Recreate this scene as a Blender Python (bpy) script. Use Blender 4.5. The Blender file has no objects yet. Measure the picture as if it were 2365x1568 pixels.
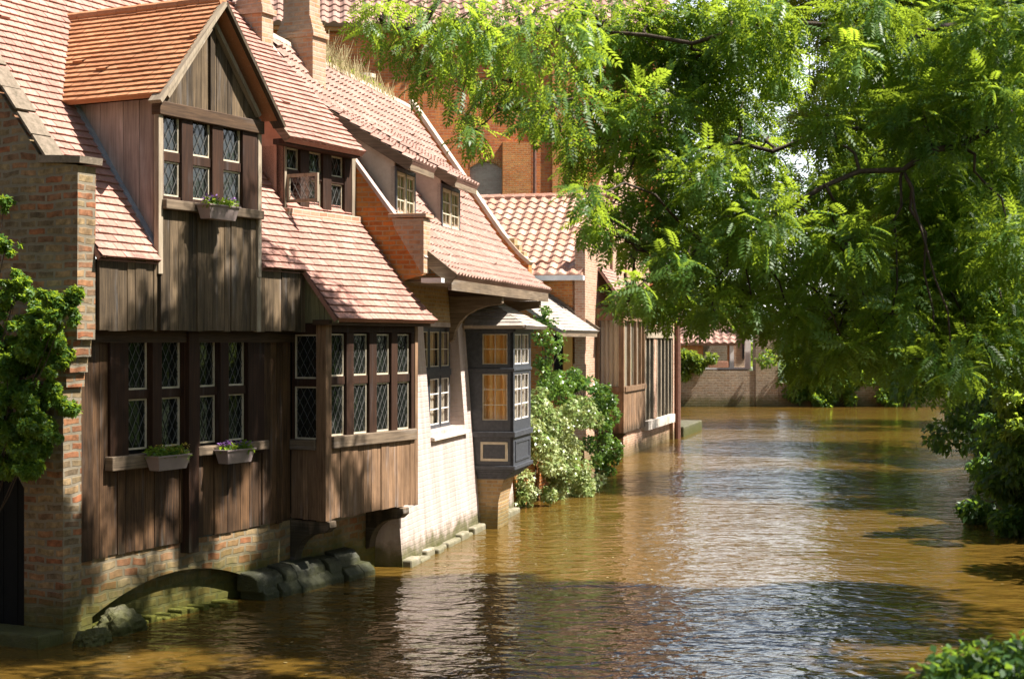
import bpy, math, random
import numpy as np
from mathutils import Vector, Matrix, noise as mnoise
random.seed(7); rng = np.random.default_rng(7)
R = math.radians
sc = bpy.context.scene
COL = sc.collection

# ------------------------------------------------------------------ camera, sky, sun, exposure
CAM_H = 3.5
FPX, CX, CY = 3613.0, 1182.5, 784.0          # focal length and centre of the 2365 x 1568 picture used for measuring
cam = bpy.data.cameras.new("camera"); cam.lens = 55.0; cam.sensor_width = 36.0
cam.clip_start = 0.1; cam.clip_end = 2000
camo = bpy.data.objects.new("camera", cam); COL.objects.link(camo)
camo.location = (0, 0, CAM_H); camo.rotation_euler = (R(90), 0, 0)
sc.camera = camo
cam.dof.use_dof = True; cam.dof.focus_distance = 23.0; cam.dof.aperture_fstop = 2.8

SUN_EL = 55.0; SUN_DIR = Vector((math.cos(R(SUN_EL)) * 0.987, math.cos(R(SUN_EL)) * -0.157, math.sin(R(SUN_EL)))).normalized()
w = bpy.data.worlds.new("World"); sc.world = w; w.use_nodes = True
nt = w.node_tree; nt.nodes.clear()
sky = nt.nodes.new("ShaderNodeTexSky"); sky.sky_type = 'NISHITA'; sky.sun_disc = False
sky.sun_elevation = R(SUN_EL); sky.sun_rotation = math.atan2(SUN_DIR.x, SUN_DIR.y); sky.dust_density = 1.5; sky.air_density = 1.0
bg = nt.nodes.new("ShaderNodeBackground"); bg.inputs['Strength'].default_value = 0.05
wo = nt.nodes.new("ShaderNodeOutputWorld")
tc = nt.nodes.new("ShaderNodeTexCoord"); sx = nt.nodes.new("ShaderNodeSeparateXYZ"); nt.links.new(tc.outputs['Generated'], sx.inputs[0])
mr = nt.nodes.new("ShaderNodeMapRange"); mr.interpolation_type = 'SMOOTHSTEP'; nt.links.new(sx.outputs[2], mr.inputs['Value'])      # hazy, whitish air low over the horizon
for k_, v_ in (('From Min', 0.16), ('From Max', 0.34), ('To Min', 1.0), ('To Max', 0.0)): mr.inputs[k_].default_value = v_
hz = nt.nodes.new("ShaderNodeMix"); hz.data_type = 'RGBA'; hz.blend_type = 'ADD'; nt.links.new(mr.outputs[0], hz.inputs[0])
nt.links.new(sky.outputs[0], hz.inputs[6]); hz.inputs[7].default_value = (7.6, 7.5, 7.3, 1)
nt.links.new(hz.outputs[2], bg.inputs[0]); nt.links.new(bg.outputs[0], wo.inputs[0])
sun = bpy.data.lights.new("sun", 'SUN'); sun.energy = 5.0; sun.angle = R(0.53); sun.color = (1.0, 0.93, 0.87)
suno = bpy.data.objects.new("sun", sun); COL.objects.link(suno)
suno.rotation_euler = SUN_DIR.to_track_quat('Z', 'Y').to_euler(); suno.location = (60, 0, 80)
sc.view_settings.view_transform = 'Standard'; sc.view_settings.look = 'None'
sc.view_settings.exposure = 1.62; sc.view_settings.gamma = 1.0
sc.cycles.max_bounces = 8; sc.cycles.transparent_max_bounces = 12

# ------------------------------------------------------------------ frames: x = out towards the water (W), y = along the front (U), z = up
class Frame:
    def __init__(s, px, py, th, pt=None):
        if pt is None:
            Y = CAM_H * FPX / (py - CY); pt = ((px - CX) / FPX * Y, Y)
        s.o = pt; t = R(th); s.th = t
        s.u = (math.sin(t), math.cos(t)); s.w = (math.cos(t), -math.sin(t))
    def U(s, px, W):
        k = (px - CX) / FPX; X = s.o[0] + s.w[0] * W; Y = s.o[1] + s.w[1] * W
        return (k * Y - X) / (s.u[0] - k * s.u[1])
    def W(s, px, U):
        k = (px - CX) / FPX; X = s.o[0] + s.u[0] * U; Y = s.o[1] + s.u[1] * U
        return (k * Y - X) / (s.w[0] - k * s.w[1])
    def z(s, px, py, W):
        U = s.U(px, W); return CAM_H - (py - CY) / FPX * (s.o[1] + s.u[1] * U + s.w[1] * W)
    def zU(s, px, py, U):
        W = s.W(px, U); return CAM_H - (py - CY) / FPX * (s.o[1] + s.u[1] * U + s.w[1] * W)
    def world(s, W, U, z=0.0):
        return Vector((s.o[0] + s.u[0] * U + s.w[0] * W, s.o[1] + s.u[1] * U + s.w[1] * W, z))
A = Frame(146, 1485, 27)       # timber house
B = Frame(930, 1310, 12.5)     # whitewashed house
C = Frame(1440, 1058, 15)      # far brick house
def P3(px, py, Y):
    return Vector(((px - CX) / FPX * Y, Y, CAM_H - (py - CY) / FPX * Y))

# ------------------------------------------------------------------ mesh builder
def front(Wp):  return lambda a, b, d: (Wp + d, a, b)       # a along the front, b up, d outwards
def side(Up):   return lambda a, b, d: (a, Up - d, b)       # a outwards (W), b up, d towards the viewer (-U)
def ident(a, b, d): return (a, b, d)
class MB:
    def __init__(s): s.v = []; s.f = []; s.r = []
    def poly(s, pts, r=None):
        i = len(s.v); s.v += [tuple(p) for p in pts]; s.f.append(list(range(i, i + len(pts)))); s.r.append(random.random() if r is None else r)
    def box(s, T, a0, a1, b0, b1, d0, d1, r=None):
        r = random.random() if r is None else r
        i = len(s.v)
        for d in (d0, d1):
            for (a, b) in ((a0, b0), (a1, b0), (a1, b1), (a0, b1)): s.v.append(tuple(T(a, b, d)))
        for q in ((0, 3, 2, 1), (4, 5, 6, 7), (0, 1, 5, 4), (1, 2, 6, 5), (2, 3, 7, 6), (3, 0, 4, 7)):
            s.f.append([i + k for k in q]); s.r.append(r)
    def prism(s, T, pts, d0, d1, r=None):
        r = random.random() if r is None else r
        n = len(pts); i = len(s.v)
        for d in (d0, d1):
            for (a, b) in pts: s.v.append(tuple(T(a, b, d)))
        s.f.append([i + k for k in range(n)][::-1]); s.f.append([i + n + k for k in range(n)]); s.r += [r, r]
        for k in range(n):
            k2 = (k + 1) % n; s.f.append([i + k, i + k2, i + n + k2, i + n + k]); s.r.append(r)
    def beam(s, p, q, wd, ht, up=(0, 0, 1), r=None):
        p = Vector(p); q = Vector(q); d = (q - p).normalized(); up = Vector(up)
        x = d.cross(up)
        if x.length < 1e-4: x = d.cross(Vector((1, 0, 0)))
        x.normalize(); y = x.cross(d)
        i = len(s.v); r = random.random() if r is None else r
        for c in (p, q):
            for (a, b) in ((-1, -1), (1, -1), (1, 1), (-1, 1)): s.v.append(tuple(c + x * a * wd / 2 + y * b * ht / 2))
        for f in ((0, 3, 2, 1), (4, 5, 6, 7), (0, 1, 5, 4), (1, 2, 6, 5), (2, 3, 7, 6), (3, 0, 4, 7)):
            s.f.append([i + k for k in f]); s.r.append(r)
    def tube(s, pts, rad, n=7):
        pts = [Vector(p) for p in pts]; i = len(s.v); m = len(pts); r = random.random()
        px = None
        for k, p in enumerate(pts):
            d = (pts[min(k + 1, m - 1)] - pts[max(k - 1, 0)]).normalized()
            x = d.cross(Vector((0.13, 0.21, 1)) if px is None else d.cross(px) * -1 if False else Vector((0.13, 0.21, 1)))
            if x.length < 0.05: x = d.cross(Vector((1, 0, 0)))
            x.normalize(); y = x.cross(d); rr = rad[k] if hasattr(rad, '__len__') else rad
            for j in range(n):
                t = 2 * math.pi * j / n; s.v.append(tuple(p + x * math.cos(t) * rr + y * math.sin(t) * rr))
        for k in range(m - 1):
            for j in range(n):
                j2 = (j + 1) % n; s.f.append([i + k * n + j, i + k * n + j2, i + (k + 1) * n + j2, i + (k + 1) * n + j]); s.r.append(r)
        s.f.append([i + j for j in range(n)][::-1]); s.f.append([i + (m - 1) * n + j for j in range(n)]); s.r += [r, r]
    def build(s, name, mat, parent=None, smooth=False, bevel=0.0):
        me = bpy.data.meshes.new(name); me.from_pydata(s.v, [], s.f); me.update()
        if len(me.polygons) == len(s.r):
            at = me.attributes.new("rnd", 'FLOAT', 'FACE'); at.data.foreach_set("value", np.array(s.r, dtype=np.float32))
        uvbox(me)
        if smooth: me.polygons.foreach_set("use_smooth", [True] * len(me.polygons))
        me.materials.append(mat)
        o = bpy.data.objects.new(name, me); COL.objects.link(o)
        if parent is not None: o.parent = parent
        if bevel > 0:
            b = o.modifiers.new("bevel", 'BEVEL'); b.width = bevel; b.segments = 2; b.limit_method = 'ANGLE'
        return o
def uvbox(me):
    nP = len(me.polygons); nL = len(me.loops)
    if not nP: return
    nr = np.empty(nP * 3, np.float32); me.polygons.foreach_get("normal", nr); nr = nr.reshape(-1, 3)
    tot = np.empty(nP, np.int32); me.polygons.foreach_get("loop_total", tot)
    vi = np.empty(nL, np.int32); me.loops.foreach_get("vertex_index", vi)
    co = np.empty(len(me.vertices) * 3, np.float32); me.vertices.foreach_get("co", co); co = co.reshape(-1, 3)[vi]
    t = np.stack([-nr[:, 1], nr[:, 0], np.zeros(nP, np.float32)], 1)
    flat = np.abs(nr[:, 2]) > 0.97; t[flat] = (1, 0, 0)
    t /= np.maximum(np.linalg.norm(t, axis=1, keepdims=True), 1e-6)
    b = np.cross(nr, t)
    t = np.repeat(t, tot, 0); b = np.repeat(b, tot, 0)
    uv = np.stack([(co * t).sum(1), (co * b).sum(1)], 1).astype(np.float32)
    l = me.uv_layers.new(name="UVMap"); l.data.foreach_set("uv", uv.ravel())
def root(name, label, cat, loc, rz=0.0, group=None):
    o = bpy.data.objects.new(name, None); COL.objects.link(o); o.empty_display_size = 0.3
    o.location = loc; o.rotation_euler = (0, 0, rz); o['label'] = label; o['category'] = cat
    if group: o['group'] = group
    return o
def tag(o, label, cat, group=None, kind=None):
    if label: o['label'] = label
    if cat: o['category'] = cat
    if group: o['group'] = group
    if kind: o['kind'] = kind
    return o
def frame_root(name, label, cat, fr, W=0, U=0, z=0, group=None):
    return root(name, label, cat, fr.world(W, U, z), -fr.th, group)

# ------------------------------------------------------------------ materials
class NT:
    def __init__(s, name):
        s.m = bpy.data.materials.new(name); s.m.use_nodes = True; s.t = s.m.node_tree; s.t.nodes.clear()
        s.out = s.n("ShaderNodeOutputMaterial")
    def n(s, typ, ins=None, **kw):
        x = s.t.nodes.new(typ)
        for k, v in kw.items(): setattr(x, k, v)
        if ins:
            for k, v in ins.items():
                if hasattr(v, 'links') or isinstance(v, bpy.types.NodeSocket): s.t.links.new(v, x.inputs[k])
                else: x.inputs[k].default_value = v
        return x
    def uv(s): return s.n("ShaderNodeUVMap").outputs[0]
    def obj(s): return s.n("ShaderNodeTexCoord").outputs['Object']
    def mapping(s, vec, scale=(1, 1, 1), loc=(0, 0, 0), rot=(0, 0, 0)):
        return s.n("ShaderNodeMapping", {'Vector': vec, 'Scale': scale, 'Location': loc, 'Rotation': rot}).outputs[0]
    def noise(s, vec, scale, detail=4, rough=0.55, dist=0.0):
        return s.n("ShaderNodeTexNoise", {'Vector': vec, 'Scale': scale, 'Detail': detail, 'Roughness': rough, 'Distortion': dist}).outputs[0]
    def ramp(s, fac, stops):
        r = s.n("ShaderNodeValToRGB", {'Fac': fac}); e = r.color_ramp.elements
        while len(e) < len(stops): e.new(0.5)
        for k, (p, c) in enumerate(stops):
            e[k].position = p; e[k].color = (c[0], c[1], c[2], 1) if hasattr(c, '__len__') else (c, c, c, 1)
        return r.outputs[0]
    def mix(s, fac, a, b, mode='MIX'):
        x = s.n("ShaderNodeMix", data_type='RGBA', blend_type=mode)
        for i, v in ((0, fac), (6, a), (7, b)):
            if isinstance(v, bpy.types.NodeSocket): s.t.links.new(v, x.inputs[i])
            else: x.inputs[i].default_value = (v[0], v[1], v[2], 1) if hasattr(v, '__len__') else v
        return x.outputs[2]
    def math(s, op, a, b=0.0, clamp=False):
        return s.n("ShaderNodeMath", {0: a, 1: b}, operation=op, use_clamp=clamp).outputs[0]
    def rnd(s): return s.n("ShaderNodeAttribute", attribute_name="rnd").outputs['Fac']
    def bump(s, h, strength=0.5, dist=0.01):
        return s.n("ShaderNodeBump", {'Height': h, 'Strength': strength, 'Distance': dist}).outputs[0]
    def pbr(s, col, rough=0.8, normal=None, spec=0.3, **kw):
        ins = {'Base Color': col if isinstance(col, bpy.types.NodeSocket) else (*col, 1), 'Roughness': rough, 'Specular IOR Level': spec}
        ins.update(kw)
        if normal is not None: ins['Normal'] = normal
        b = s.n("ShaderNodeBsdfPrincipled", ins)
        s.t.links.new(b.outputs[0], s.out.inputs[0]); return b

def moss_mix(g, col, amount, top):
    """green and dark damp growth near the water line"""
    geo = g.n("ShaderNodeNewGeometry").outputs['Position']
    z = g.n("ShaderNodeSeparateXYZ", {0: geo}).outputs[2]
    nz = g.noise(geo, 3.0, 5, 0.6)
    h = g.math('ADD', z, g.math('MULTIPLY', g.math('SUBTRACT', nz, 0.5), 0.7))
    f = g.ramp(g.math('DIVIDE', h, top), [(0.0, 1.0), (0.45, 0.85), (1.0, 0.0)])
    green = g.mix(g.noise(geo, 14, 4), (0.022, 0.028, 0.006), (0.085, 0.085, 0.012))
    return g.mix(g.math('MULTIPLY', f, amount), col, green)
def mat_brick(name, c1, c2, c3, mortar, bw=0.22, bh=0.07, ms=0.010, moss=0.0, mtop=0.6, stain=0.35, warp=0.012, wash=None, bumpd=0.008, smear=0.5):
    g = NT(name); uv = g.uv()
    wv = g.n("ShaderNodeTexNoise", {'Vector': uv, 'Scale': 3.0, 'Detail': 2.0}).outputs[1]
    off = g.n("ShaderNodeVectorMath", {0: wv, 1: (0.5, 0.5, 0.5)}, operation='SUBTRACT').outputs[0]
    off = g.n("ShaderNodeVectorMath", {0: off, 'Scale': warp * 2}, operation='SCALE').outputs[0]
    v = g.n("ShaderNodeVectorMath", {0: uv, 1: off}, operation='ADD').outputs[0]
    bt = g.n("ShaderNodeTexBrick", {'Vector': v, 'Color1': (0, 0, 0, 1), 'Color2': (1, 1, 1, 1), 'Mortar': (0.5, 0.5, 0.5, 1), 'Scale': 1.0, 'Mortar Size': ms,
                                   'Mortar Smooth': 0.3, 'Bias': 0.0, 'Brick Width': bw, 'Row Height': bh})
    tone = g.ramp(bt.outputs[0], [(0.0, c1), (0.35, c2), (0.7, c3), (1.0, c1)])
    n1 = g.noise(uv, 9, 5, 0.65); n2 = g.noise(uv, 0.9, 4, 0.6)
    tone = g.mix(stain, tone, g.ramp(n1, [(0.3, 0.25), (0.7, 1.25)]), 'MULTIPLY')
    col = g.mix(bt.outputs[1], tone, g.mix(g.noise(uv, 25, 2), mortar, [x * 0.65 for x in mortar]))
    col = g.mix(stain, col, g.ramp(n2, [(0.25, 0.45), (0.75, 1.3)]), 'MULTIPLY')
    col = g.mix(g.ramp(g.noise(uv, 2.1, 5, 0.65), [(0.54, 0.0), (0.74, smear)]), col, [x * 0.8 for x in mortar])
    if wash is not None:
        wf = g.ramp(g.math('ADD', g.math('MULTIPLY', g.noise(uv, 7, 6, 0.7), 0.7), g.math('MULTIPLY', g.noise(uv, 1.3, 3), 0.3)), [(0.30, 0.25), (0.46, 0.93)])
        col = g.mix(wf, col, wash)
        col = g.mix(0.55, col, g.ramp(g.noise(g.mapping(uv, (4.5, 0.35, 1)), 1.0, 4, 0.6), [(0.35, 0.55), (0.6, 1.1)]), 'MULTIPLY')
    if moss > 0: col = moss_mix(g, col, moss, mtop)
    h = g.math('ADD', g.math('MULTIPLY', g.math('SUBTRACT', 1.0, bt.outputs[1]), 0.8), g.math('MULTIPLY', n1, 0.6))
    g.pbr(col, 0.9, g.bump(h, 0.7, bumpd), 0.15); return g.m
def mat_wood(name, dark, light, along='v', rough=0.75, var=0.5, bumpd=0.004, stain=0.5):
    g = NT(name); uv = g.uv(); rn = g.rnd()
    sh = g.n("ShaderNodeCombineXYZ", {0: g.math('MULTIPLY', rn, 37.0), 1: g.math('MULTIPLY', rn, 11.0), 2: 0.0}).outputs[0]
    v = g.n("ShaderNodeVectorMath", {0: uv, 1: sh}, operation='ADD').outputs[0]
    sc_ = (38, 1.6, 1) if along == 'v' else (1.6, 38, 1)
    gr = g.noise(g.mapping(v, sc_), 1.0, 6, 0.6, 0.6)
    fine = g.noise(g.mapping(v, tuple(x * 3 for x in sc_)), 1.0, 3, 0.6)
    bl = g.noise(v, 2.2, 4, 0.6)
    f = g.math('ADD', g.math('MULTIPLY', gr, 0.55), g.math('ADD', g.math('MULTIPLY', fine, 0.2), g.math('MULTIPLY', bl, 0.25)))
    col = g.ramp(f, [(0.33, dark), (0.68, light)])
    col = g.mix(var, col, g.ramp(rn, [(0.0, 0.42), (1.0, 1.5)]), 'MULTIPLY')
    col = g.mix(stain, col, g.ramp(g.noise(g.mapping(v, (6, 0.8, 1) if along == 'v' else (0.8, 6, 1)), 1.0, 3), [(0.3, 0.5), (0.65, 1.15)]), 'MULTIPLY')
    zz = g.n("ShaderNodeSeparateXYZ", {0: g.n("ShaderNodeNewGeometry").outputs['Position']}).outputs[2]
    damp = g.ramp(g.math('ADD', zz, g.math('MULTIPLY', g.math('SUBTRACT', g.noise(g.mapping(v, (7, 0.6, 1)), 1.0, 3), 0.5), 1.1)), [(0.78, 1.0), (1.0, 0.0)])
    col = g.mix(g.math('MULTIPLY', damp, 0.75), col, (0.018, 0.017, 0.009))                              # damp, rotting board ends near the water
    sil = g.ramp(g.noise(g.mapping(v, (5, 0.5, 1) if along == 'v' else (0.5, 5, 1)), 1.3, 5, 0.65), [(0.56, 0.0), (0.72, 0.55)])
    col = g.mix(g.math('MULTIPLY', sil, stain), col, [min(0.5, 0.08 + 1.25 * sum(light) / 3)] * 3)         # silvered patches
    g.pbr(col, rough, g.bump(f, 0.8, bumpd), 0.25); return g.m
def mat_tile(name, c1, c2, c3, lichen=(0.30, 0.30, 0.18), la=0.25, rough=0.85, dark=0.35):
    g = NT(name); rn = g.rnd(); ob = g.obj()
    col = g.ramp(rn, [(0.0, c1), (0.5, c2), (1.0, c3)])
    n1 = g.noise(ob, 22, 5, 0.65); n2 = g.noise(ob, 1.1, 4, 0.6); n3 = g.noise(ob, 60, 3, 0.6)
    col = g.mix(dark, col, g.ramp(n2, [(0.3, 0.5), (0.7, 1.25)]), 'MULTIPLY')
    col = g.mix(0.4, col, g.ramp(n3, [(0.3, 0.65), (0.7, 1.2)]), 'MULTIPLY')
    col = g.mix(g.math('MULTIPLY', g.ramp(n1, [(0.56, 0.0), (0.68, 1.0)]), la), col, lichen)
    g.pbr(col, rough, g.bump(g.math('ADD', n1, n3), 0.4, 0.004), 0.25); return g.m
def mat_plain(name, c1, c2, scale=6, rough=0.8, bump=0.3, bumpd=0.004, spec=0.25, moss=0.0, mtop=0.5, metal=0.0, det=5):
    g = NT(name); ob = g.obj(); n1 = g.noise(ob, scale, det, 0.6); n2 = g.noise(ob, scale * 6, 3, 0.6)
    f = g.math('ADD', g.math('MULTIPLY', n1, 0.65), g.math('MULTIPLY', n2, 0.35))
    col = g.ramp(f, [(0.32, c1), (0.68, c2)])
    if moss > 0: col = moss_mix(g, col, moss, mtop)
    g.pbr(col, rough, g.bump(f, bump, bumpd), spec, Metallic=metal); return g.m
def mat_leaf(name, c1, c2, trans, tf=0.45, rough=0.45):
    g = NT(name); rn = g.rnd()
    col = g.ramp(rn, [(0.0, c1), (1.0, c2)])
    tcol = g.mix(rn, [x * 0.75 for x in trans], [x * 1.25 for x in trans])
    b = g.n("ShaderNodeBsdfPrincipled", {'Base Color': col, 'Roughness': rough, 'Specular IOR Level': 0.35})
    t = g.n("ShaderNodeBsdfTranslucent", {'Color': tcol})
    x = g.n("ShaderNodeMixShader", {0: tf, 1: b.outputs[0], 2: t.outputs[0]})
    g.t.links.new(x.outputs[0], g.out.inputs[0]); return g.m
def mat_glass_dark(name, base=(0.010, 0.012, 0.010), wav=0.25):
    g = NT(name); ob = g.obj()
    g.pbr(base, 0.04, g.bump(g.noise(ob, 7, 2), wav, 0.01), 0.6); return g.m
def mat_glass_clear(name):
    g = NT(name); ob = g.obj(); nb = g.bump(g.noise(ob, 5, 2), 0.15, 0.01)
    gl = g.n("ShaderNodeBsdfGlossy", {'Roughness': 0.03, 'Normal': nb}); tr = g.n("ShaderNodeBsdfTransparent", {'Color': (0.9, 0.92, 0.9, 1)})
    ge = g.n("ShaderNodeNewGeometry"); dt = g.n("ShaderNodeVectorMath", {0: ge.outputs['Incoming'], 1: ge.outputs['Normal']}, operation='DOT_PRODUCT').outputs['Value']
    f = g.math('ADD', 0.04, g.math('MULTIPLY', g.math('POWER', g.math('SUBTRACT', 1.0, g.math('ABSOLUTE', dt)), 5.0), 0.9), True)   # same from either side of the thin pane
    x = g.n("ShaderNodeMixShader", {0: f, 1: tr.outputs[0], 2: gl.outputs[0]}); g.t.links.new(x.outputs[0], g.out.inputs[0]); return g.m
M = {}
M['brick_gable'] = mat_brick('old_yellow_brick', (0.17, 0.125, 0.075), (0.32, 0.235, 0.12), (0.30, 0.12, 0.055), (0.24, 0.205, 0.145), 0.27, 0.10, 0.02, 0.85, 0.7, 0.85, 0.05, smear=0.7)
M['brick_base'] = mat_brick('mossy_stone_brick', (0.24, 0.16, 0.07), (0.32, 0.24, 0.13), (0.26, 0.11, 0.05), (0.24, 0.20, 0.13), 0.27, 0.12, 0.022, 0.95, 0.75, 0.6, 0.06)
M['brick_red'] = mat_brick('red_brown_brick', (0.50, 0.135, 0.04), (0.56, 0.19, 0.055), (0.40, 0.11, 0.04), (0.42, 0.24, 0.13), 0.30, 0.105, 0.012, 0, 1, 0.4, 0.008, smear=0.1)
M['brick_chim'] = mat_brick('chimney_brick', (0.46, 0.29, 0.18), (0.44, 0.32, 0.22), (0.48, 0.25, 0.13), (0.46, 0.37, 0.28), 0.2, 0.075, 0.012, 0, 1, 0.45, 0.02)
M['brick_orange'] = mat_brick('orange_brick', (0.52, 0.16, 0.035), (0.50, 0.22, 0.06), (0.40, 0.13, 0.035), (0.42, 0.27, 0.14), 0.22, 0.075, 0.012, 0, 1, 0.45, 0.015, smear=0.25)
M['brick_pale'] = mat_brick('pale_infill_brick', (0.36, 0.28, 0.22), (0.42, 0.33, 0.26), (0.34, 0.24, 0.19), (0.45, 0.38, 0.3), 0.22, 0.075, 0.011, 0, 1, 0.3, 0.01)
M['brick_white'] = mat_brick('limewashed_brick', (0.40, 0.22, 0.13), (0.46, 0.31, 0.20), (0.36, 0.20, 0.13), (0.50, 0.42, 0.32), 0.22, 0.085, 0.012, 0.95, 0.42, 0.35, 0.02, wash=(0.44, 0.365, 0.325))
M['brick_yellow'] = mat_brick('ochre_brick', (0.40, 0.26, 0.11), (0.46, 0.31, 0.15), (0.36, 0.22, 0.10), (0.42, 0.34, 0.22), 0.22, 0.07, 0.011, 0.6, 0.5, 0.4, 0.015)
M['brick_pink'] = mat_brick('pinkish_brick', (0.44, 0.24, 0.15), (0.50, 0.30, 0.20), (0.40, 0.20, 0.12), (0.52, 0.42, 0.32), 0.22, 0.07, 0.011, 0.7, 0.5, 0.3, 0.01)
M['brick_far'] = mat_brick('far_quay_brick', (0.29, 0.22, 0.15), (0.34, 0.27, 0.19), (0.30, 0.21, 0.13), (0.38, 0.32, 0.24), 0.35, 0.13, 0.02, 0.8, 0.7, 0.6, 0.03)
M['wood'] = mat_wood('weathered_dark_boards', (0.008, 0.0045, 0.0022), (0.15, 0.080, 0.036), 'v', var=0.85)
M['wood_up'] = mat_wood('weathered_grey_brown_boards', (0.010, 0.007, 0.004), (0.175, 0.122, 0.068), 'v', var=0.85)
M['wood_bay'] = mat_wood('sunbleached_brown_boards', (0.06, 0.034, 0.018), (0.33, 0.20, 0.11), 'v', var=0.35)
M['wood_grey'] = mat_wood('bleached_grey_timber', (0.17, 0.13, 0.085), (0.42, 0.35, 0.25), 'v', var=0.3)
M['wood_cheek'] = mat_wood('pale_mauve_boards', (0.20, 0.155, 0.13), (0.44, 0.36, 0.31), 'v', var=0.25)
M['wood_green'] = mat_wood('greenish_boards', (0.09, 0.085, 0.04), (0.26, 0.24, 0.12), 'v', var=0.3)
M['wood_frame'] = mat_wood('dark_red_brown_timber', (0.009, 0.004, 0.002), (0.058, 0.025, 0.011), 'v', var=0.3)
M['wood_h'] = mat_wood('horizontal_grey_timber', (0.06, 0.043, 0.028), (0.27, 0.20, 0.13), 'u', var=0.3)
M['wood_hd'] = mat_wood('horizontal_dark_timber', (0.02, 0.012, 0.007), (0.12, 0.07, 0.036), 'u', var=0.3)
M['tile'] = mat_tile('plain_clay_tiles', (0.325, 0.165, 0.124), (0.36, 0.192, 0.147), (0.395, 0.222, 0.175), (0.44, 0.38, 0.30), 0.5, dark=0.5)
M['tile_dorm'] = mat_tile('orange_clay_tiles', (0.38, 0.165, 0.075), (0.42, 0.19, 0.088), (0.45, 0.22, 0.108), (0.50, 0.42, 0.28), 0.2)
M['pantile'] = mat_tile('weathered_pantiles', (0.285, 0.165, 0.125), (0.32, 0.192, 0.148), (0.355, 0.222, 0.178), (0.5, 0.45, 0.38), 0.45, dark=0.35)
M['pantile_red'] = mat_tile('red_pantiles', (0.40, 0.205, 0.135), (0.44, 0.245, 0.17), (0.47, 0.30, 0.22), (0.55, 0.45, 0.33), 0.3)
M['slate'] = mat_tile('grey_slates', (0.30, 0.26, 0.22), (0.38, 0.33, 0.28), (0.44, 0.37, 0.31), (0.5, 0.45, 0.35), 0.35)
M['mortar'] = mat_plain('lime_mortar', (0.35, 0.28, 0.20), (0.55, 0.46, 0.36), 9)
M['coping'] = mat_plain('weathered_coping', (0.09, 0.075, 0.05), (0.24, 0.19, 0.14), 12, 0.9, 0.7, 0.02)
M['stone'] = mat_plain('damp_stone', (0.05, 0.05, 0.04), (0.20, 0.18, 0.14), 9, 0.7, 1.0, 0.03, moss=0.95, mtop=0.55)
M['stone_pale'] = mat_plain('pale_stone', (0.42, 0.36, 0.29), (0.62, 0.55, 0.46), 5, 0.85, 0.5, 0.01, moss=0.8, mtop=0.3)
M['plaster'] = mat_plain('old_plaster', (0.20, 0.17, 0.12), (0.42, 0.37, 0.28), 5, 0.9, 0.8, 0.02, moss=0.7, mtop=0.42)
M['wet_stone'] = mat_plain('wet_dark_stone', (0.012, 0.014, 0.012), (0.055, 0.055, 0.045), 7, 0.5, 1.0, 0.04, moss=0.5, mtop=0.5)
M['moss'] = mat_plain('moss_cushions', (0.030, 0.034, 0.006), (0.13, 0.13, 0.016), 16, 0.95, 1.0, 0.03)
M['plaster_pink'] = mat_plain('pink_plaster', (0.40, 0.24, 0.17), (0.52, 0.34, 0.25), 4, 0.9)
M['plaster_grey'] = mat_plain('grey_plaster', (0.36, 0.31, 0.26), (0.47, 0.41, 0.35), 4, 0.9)
M['lead'] = mat_plain('lead_sheet', (0.33, 0.26, 0.22), (0.46, 0.37, 0.32), 8, 0.65, 0.4, 0.01, 0.4)
M['lead_dark'] = mat_plain('grey_lead', (0.16, 0.18, 0.20), (0.32, 0.35, 0.37), 8, 0.5, 0.2, 0.004, 0.5)
M['came'] = mat_plain('window_lead', (0.07, 0.07, 0.065), (0.16, 0.155, 0.14), 20, 0.5)
M['cream'] = mat_plain('cream_paint', (0.42, 0.36, 0.25), (0.62, 0.54, 0.40), 8, 0.6)
M['white'] = mat_plain('white_paint', (0.62, 0.58, 0.52), (0.78, 0.74, 0.68), 8, 0.55)
M['black'] = mat_plain('blue_black_paint', (0.022, 0.025, 0.031), (0.070, 0.075, 0.084), 14, 0.5, 0.25, 0.003, 0.5)
M['glass'] = mat_glass_dark('dark_leaded_glass')
M['glass_clear'] = mat_glass_clear('clear_glass')
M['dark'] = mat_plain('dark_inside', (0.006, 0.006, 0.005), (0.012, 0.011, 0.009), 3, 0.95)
M['iron'] = mat_plain('rusty_iron', (0.09, 0.045, 0.03), (0.19, 0.09, 0.06), 10, 0.6)
M['zinc'] = mat_plain('zinc_gutter', (0.55, 0.55, 0.55), (0.72, 0.72, 0.70), 6, 0.4, spec=0.6)
M['planter'] = mat_plain('mauve_plastic', (0.23, 0.18, 0.165), (0.29, 0.23, 0.205), 8, 0.6)
M['soil'] = mat_plain('soil', (0.03, 0.02, 0.01), (0.06, 0.04, 0.02), 20, 0.95)
M['bark'] = mat_wood('bark', (0.018, 0.012, 0.008), (0.085, 0.06, 0.04), 'v', var=0.2, bumpd=0.02)
M['leaf'] = mat_leaf('compound_leaves', (0.045, 0.115, 0.018), (0.085, 0.175, 0.034), (0.37, 0.50, 0.035), 0.47)
M['leaf_dark'] = mat_leaf('dark_shrub_leaves', (0.026, 0.075, 0.022), (0.068, 0.140, 0.036), (0.24, 0.38, 0.035), 0.42)
M['leaf_far'] = mat_leaf('far_tree_leaves', (0.055, 0.10, 0.014), (0.10, 0.16, 0.022), (0.34, 0.44, 0.04), 0.5)
M['ivy'] = mat_leaf('ivy_leaves', (0.055, 0.13, 0.022), (0.15, 0.24, 0.05), (0.25, 0.40, 0.04), 0.28, 0.3)
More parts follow.
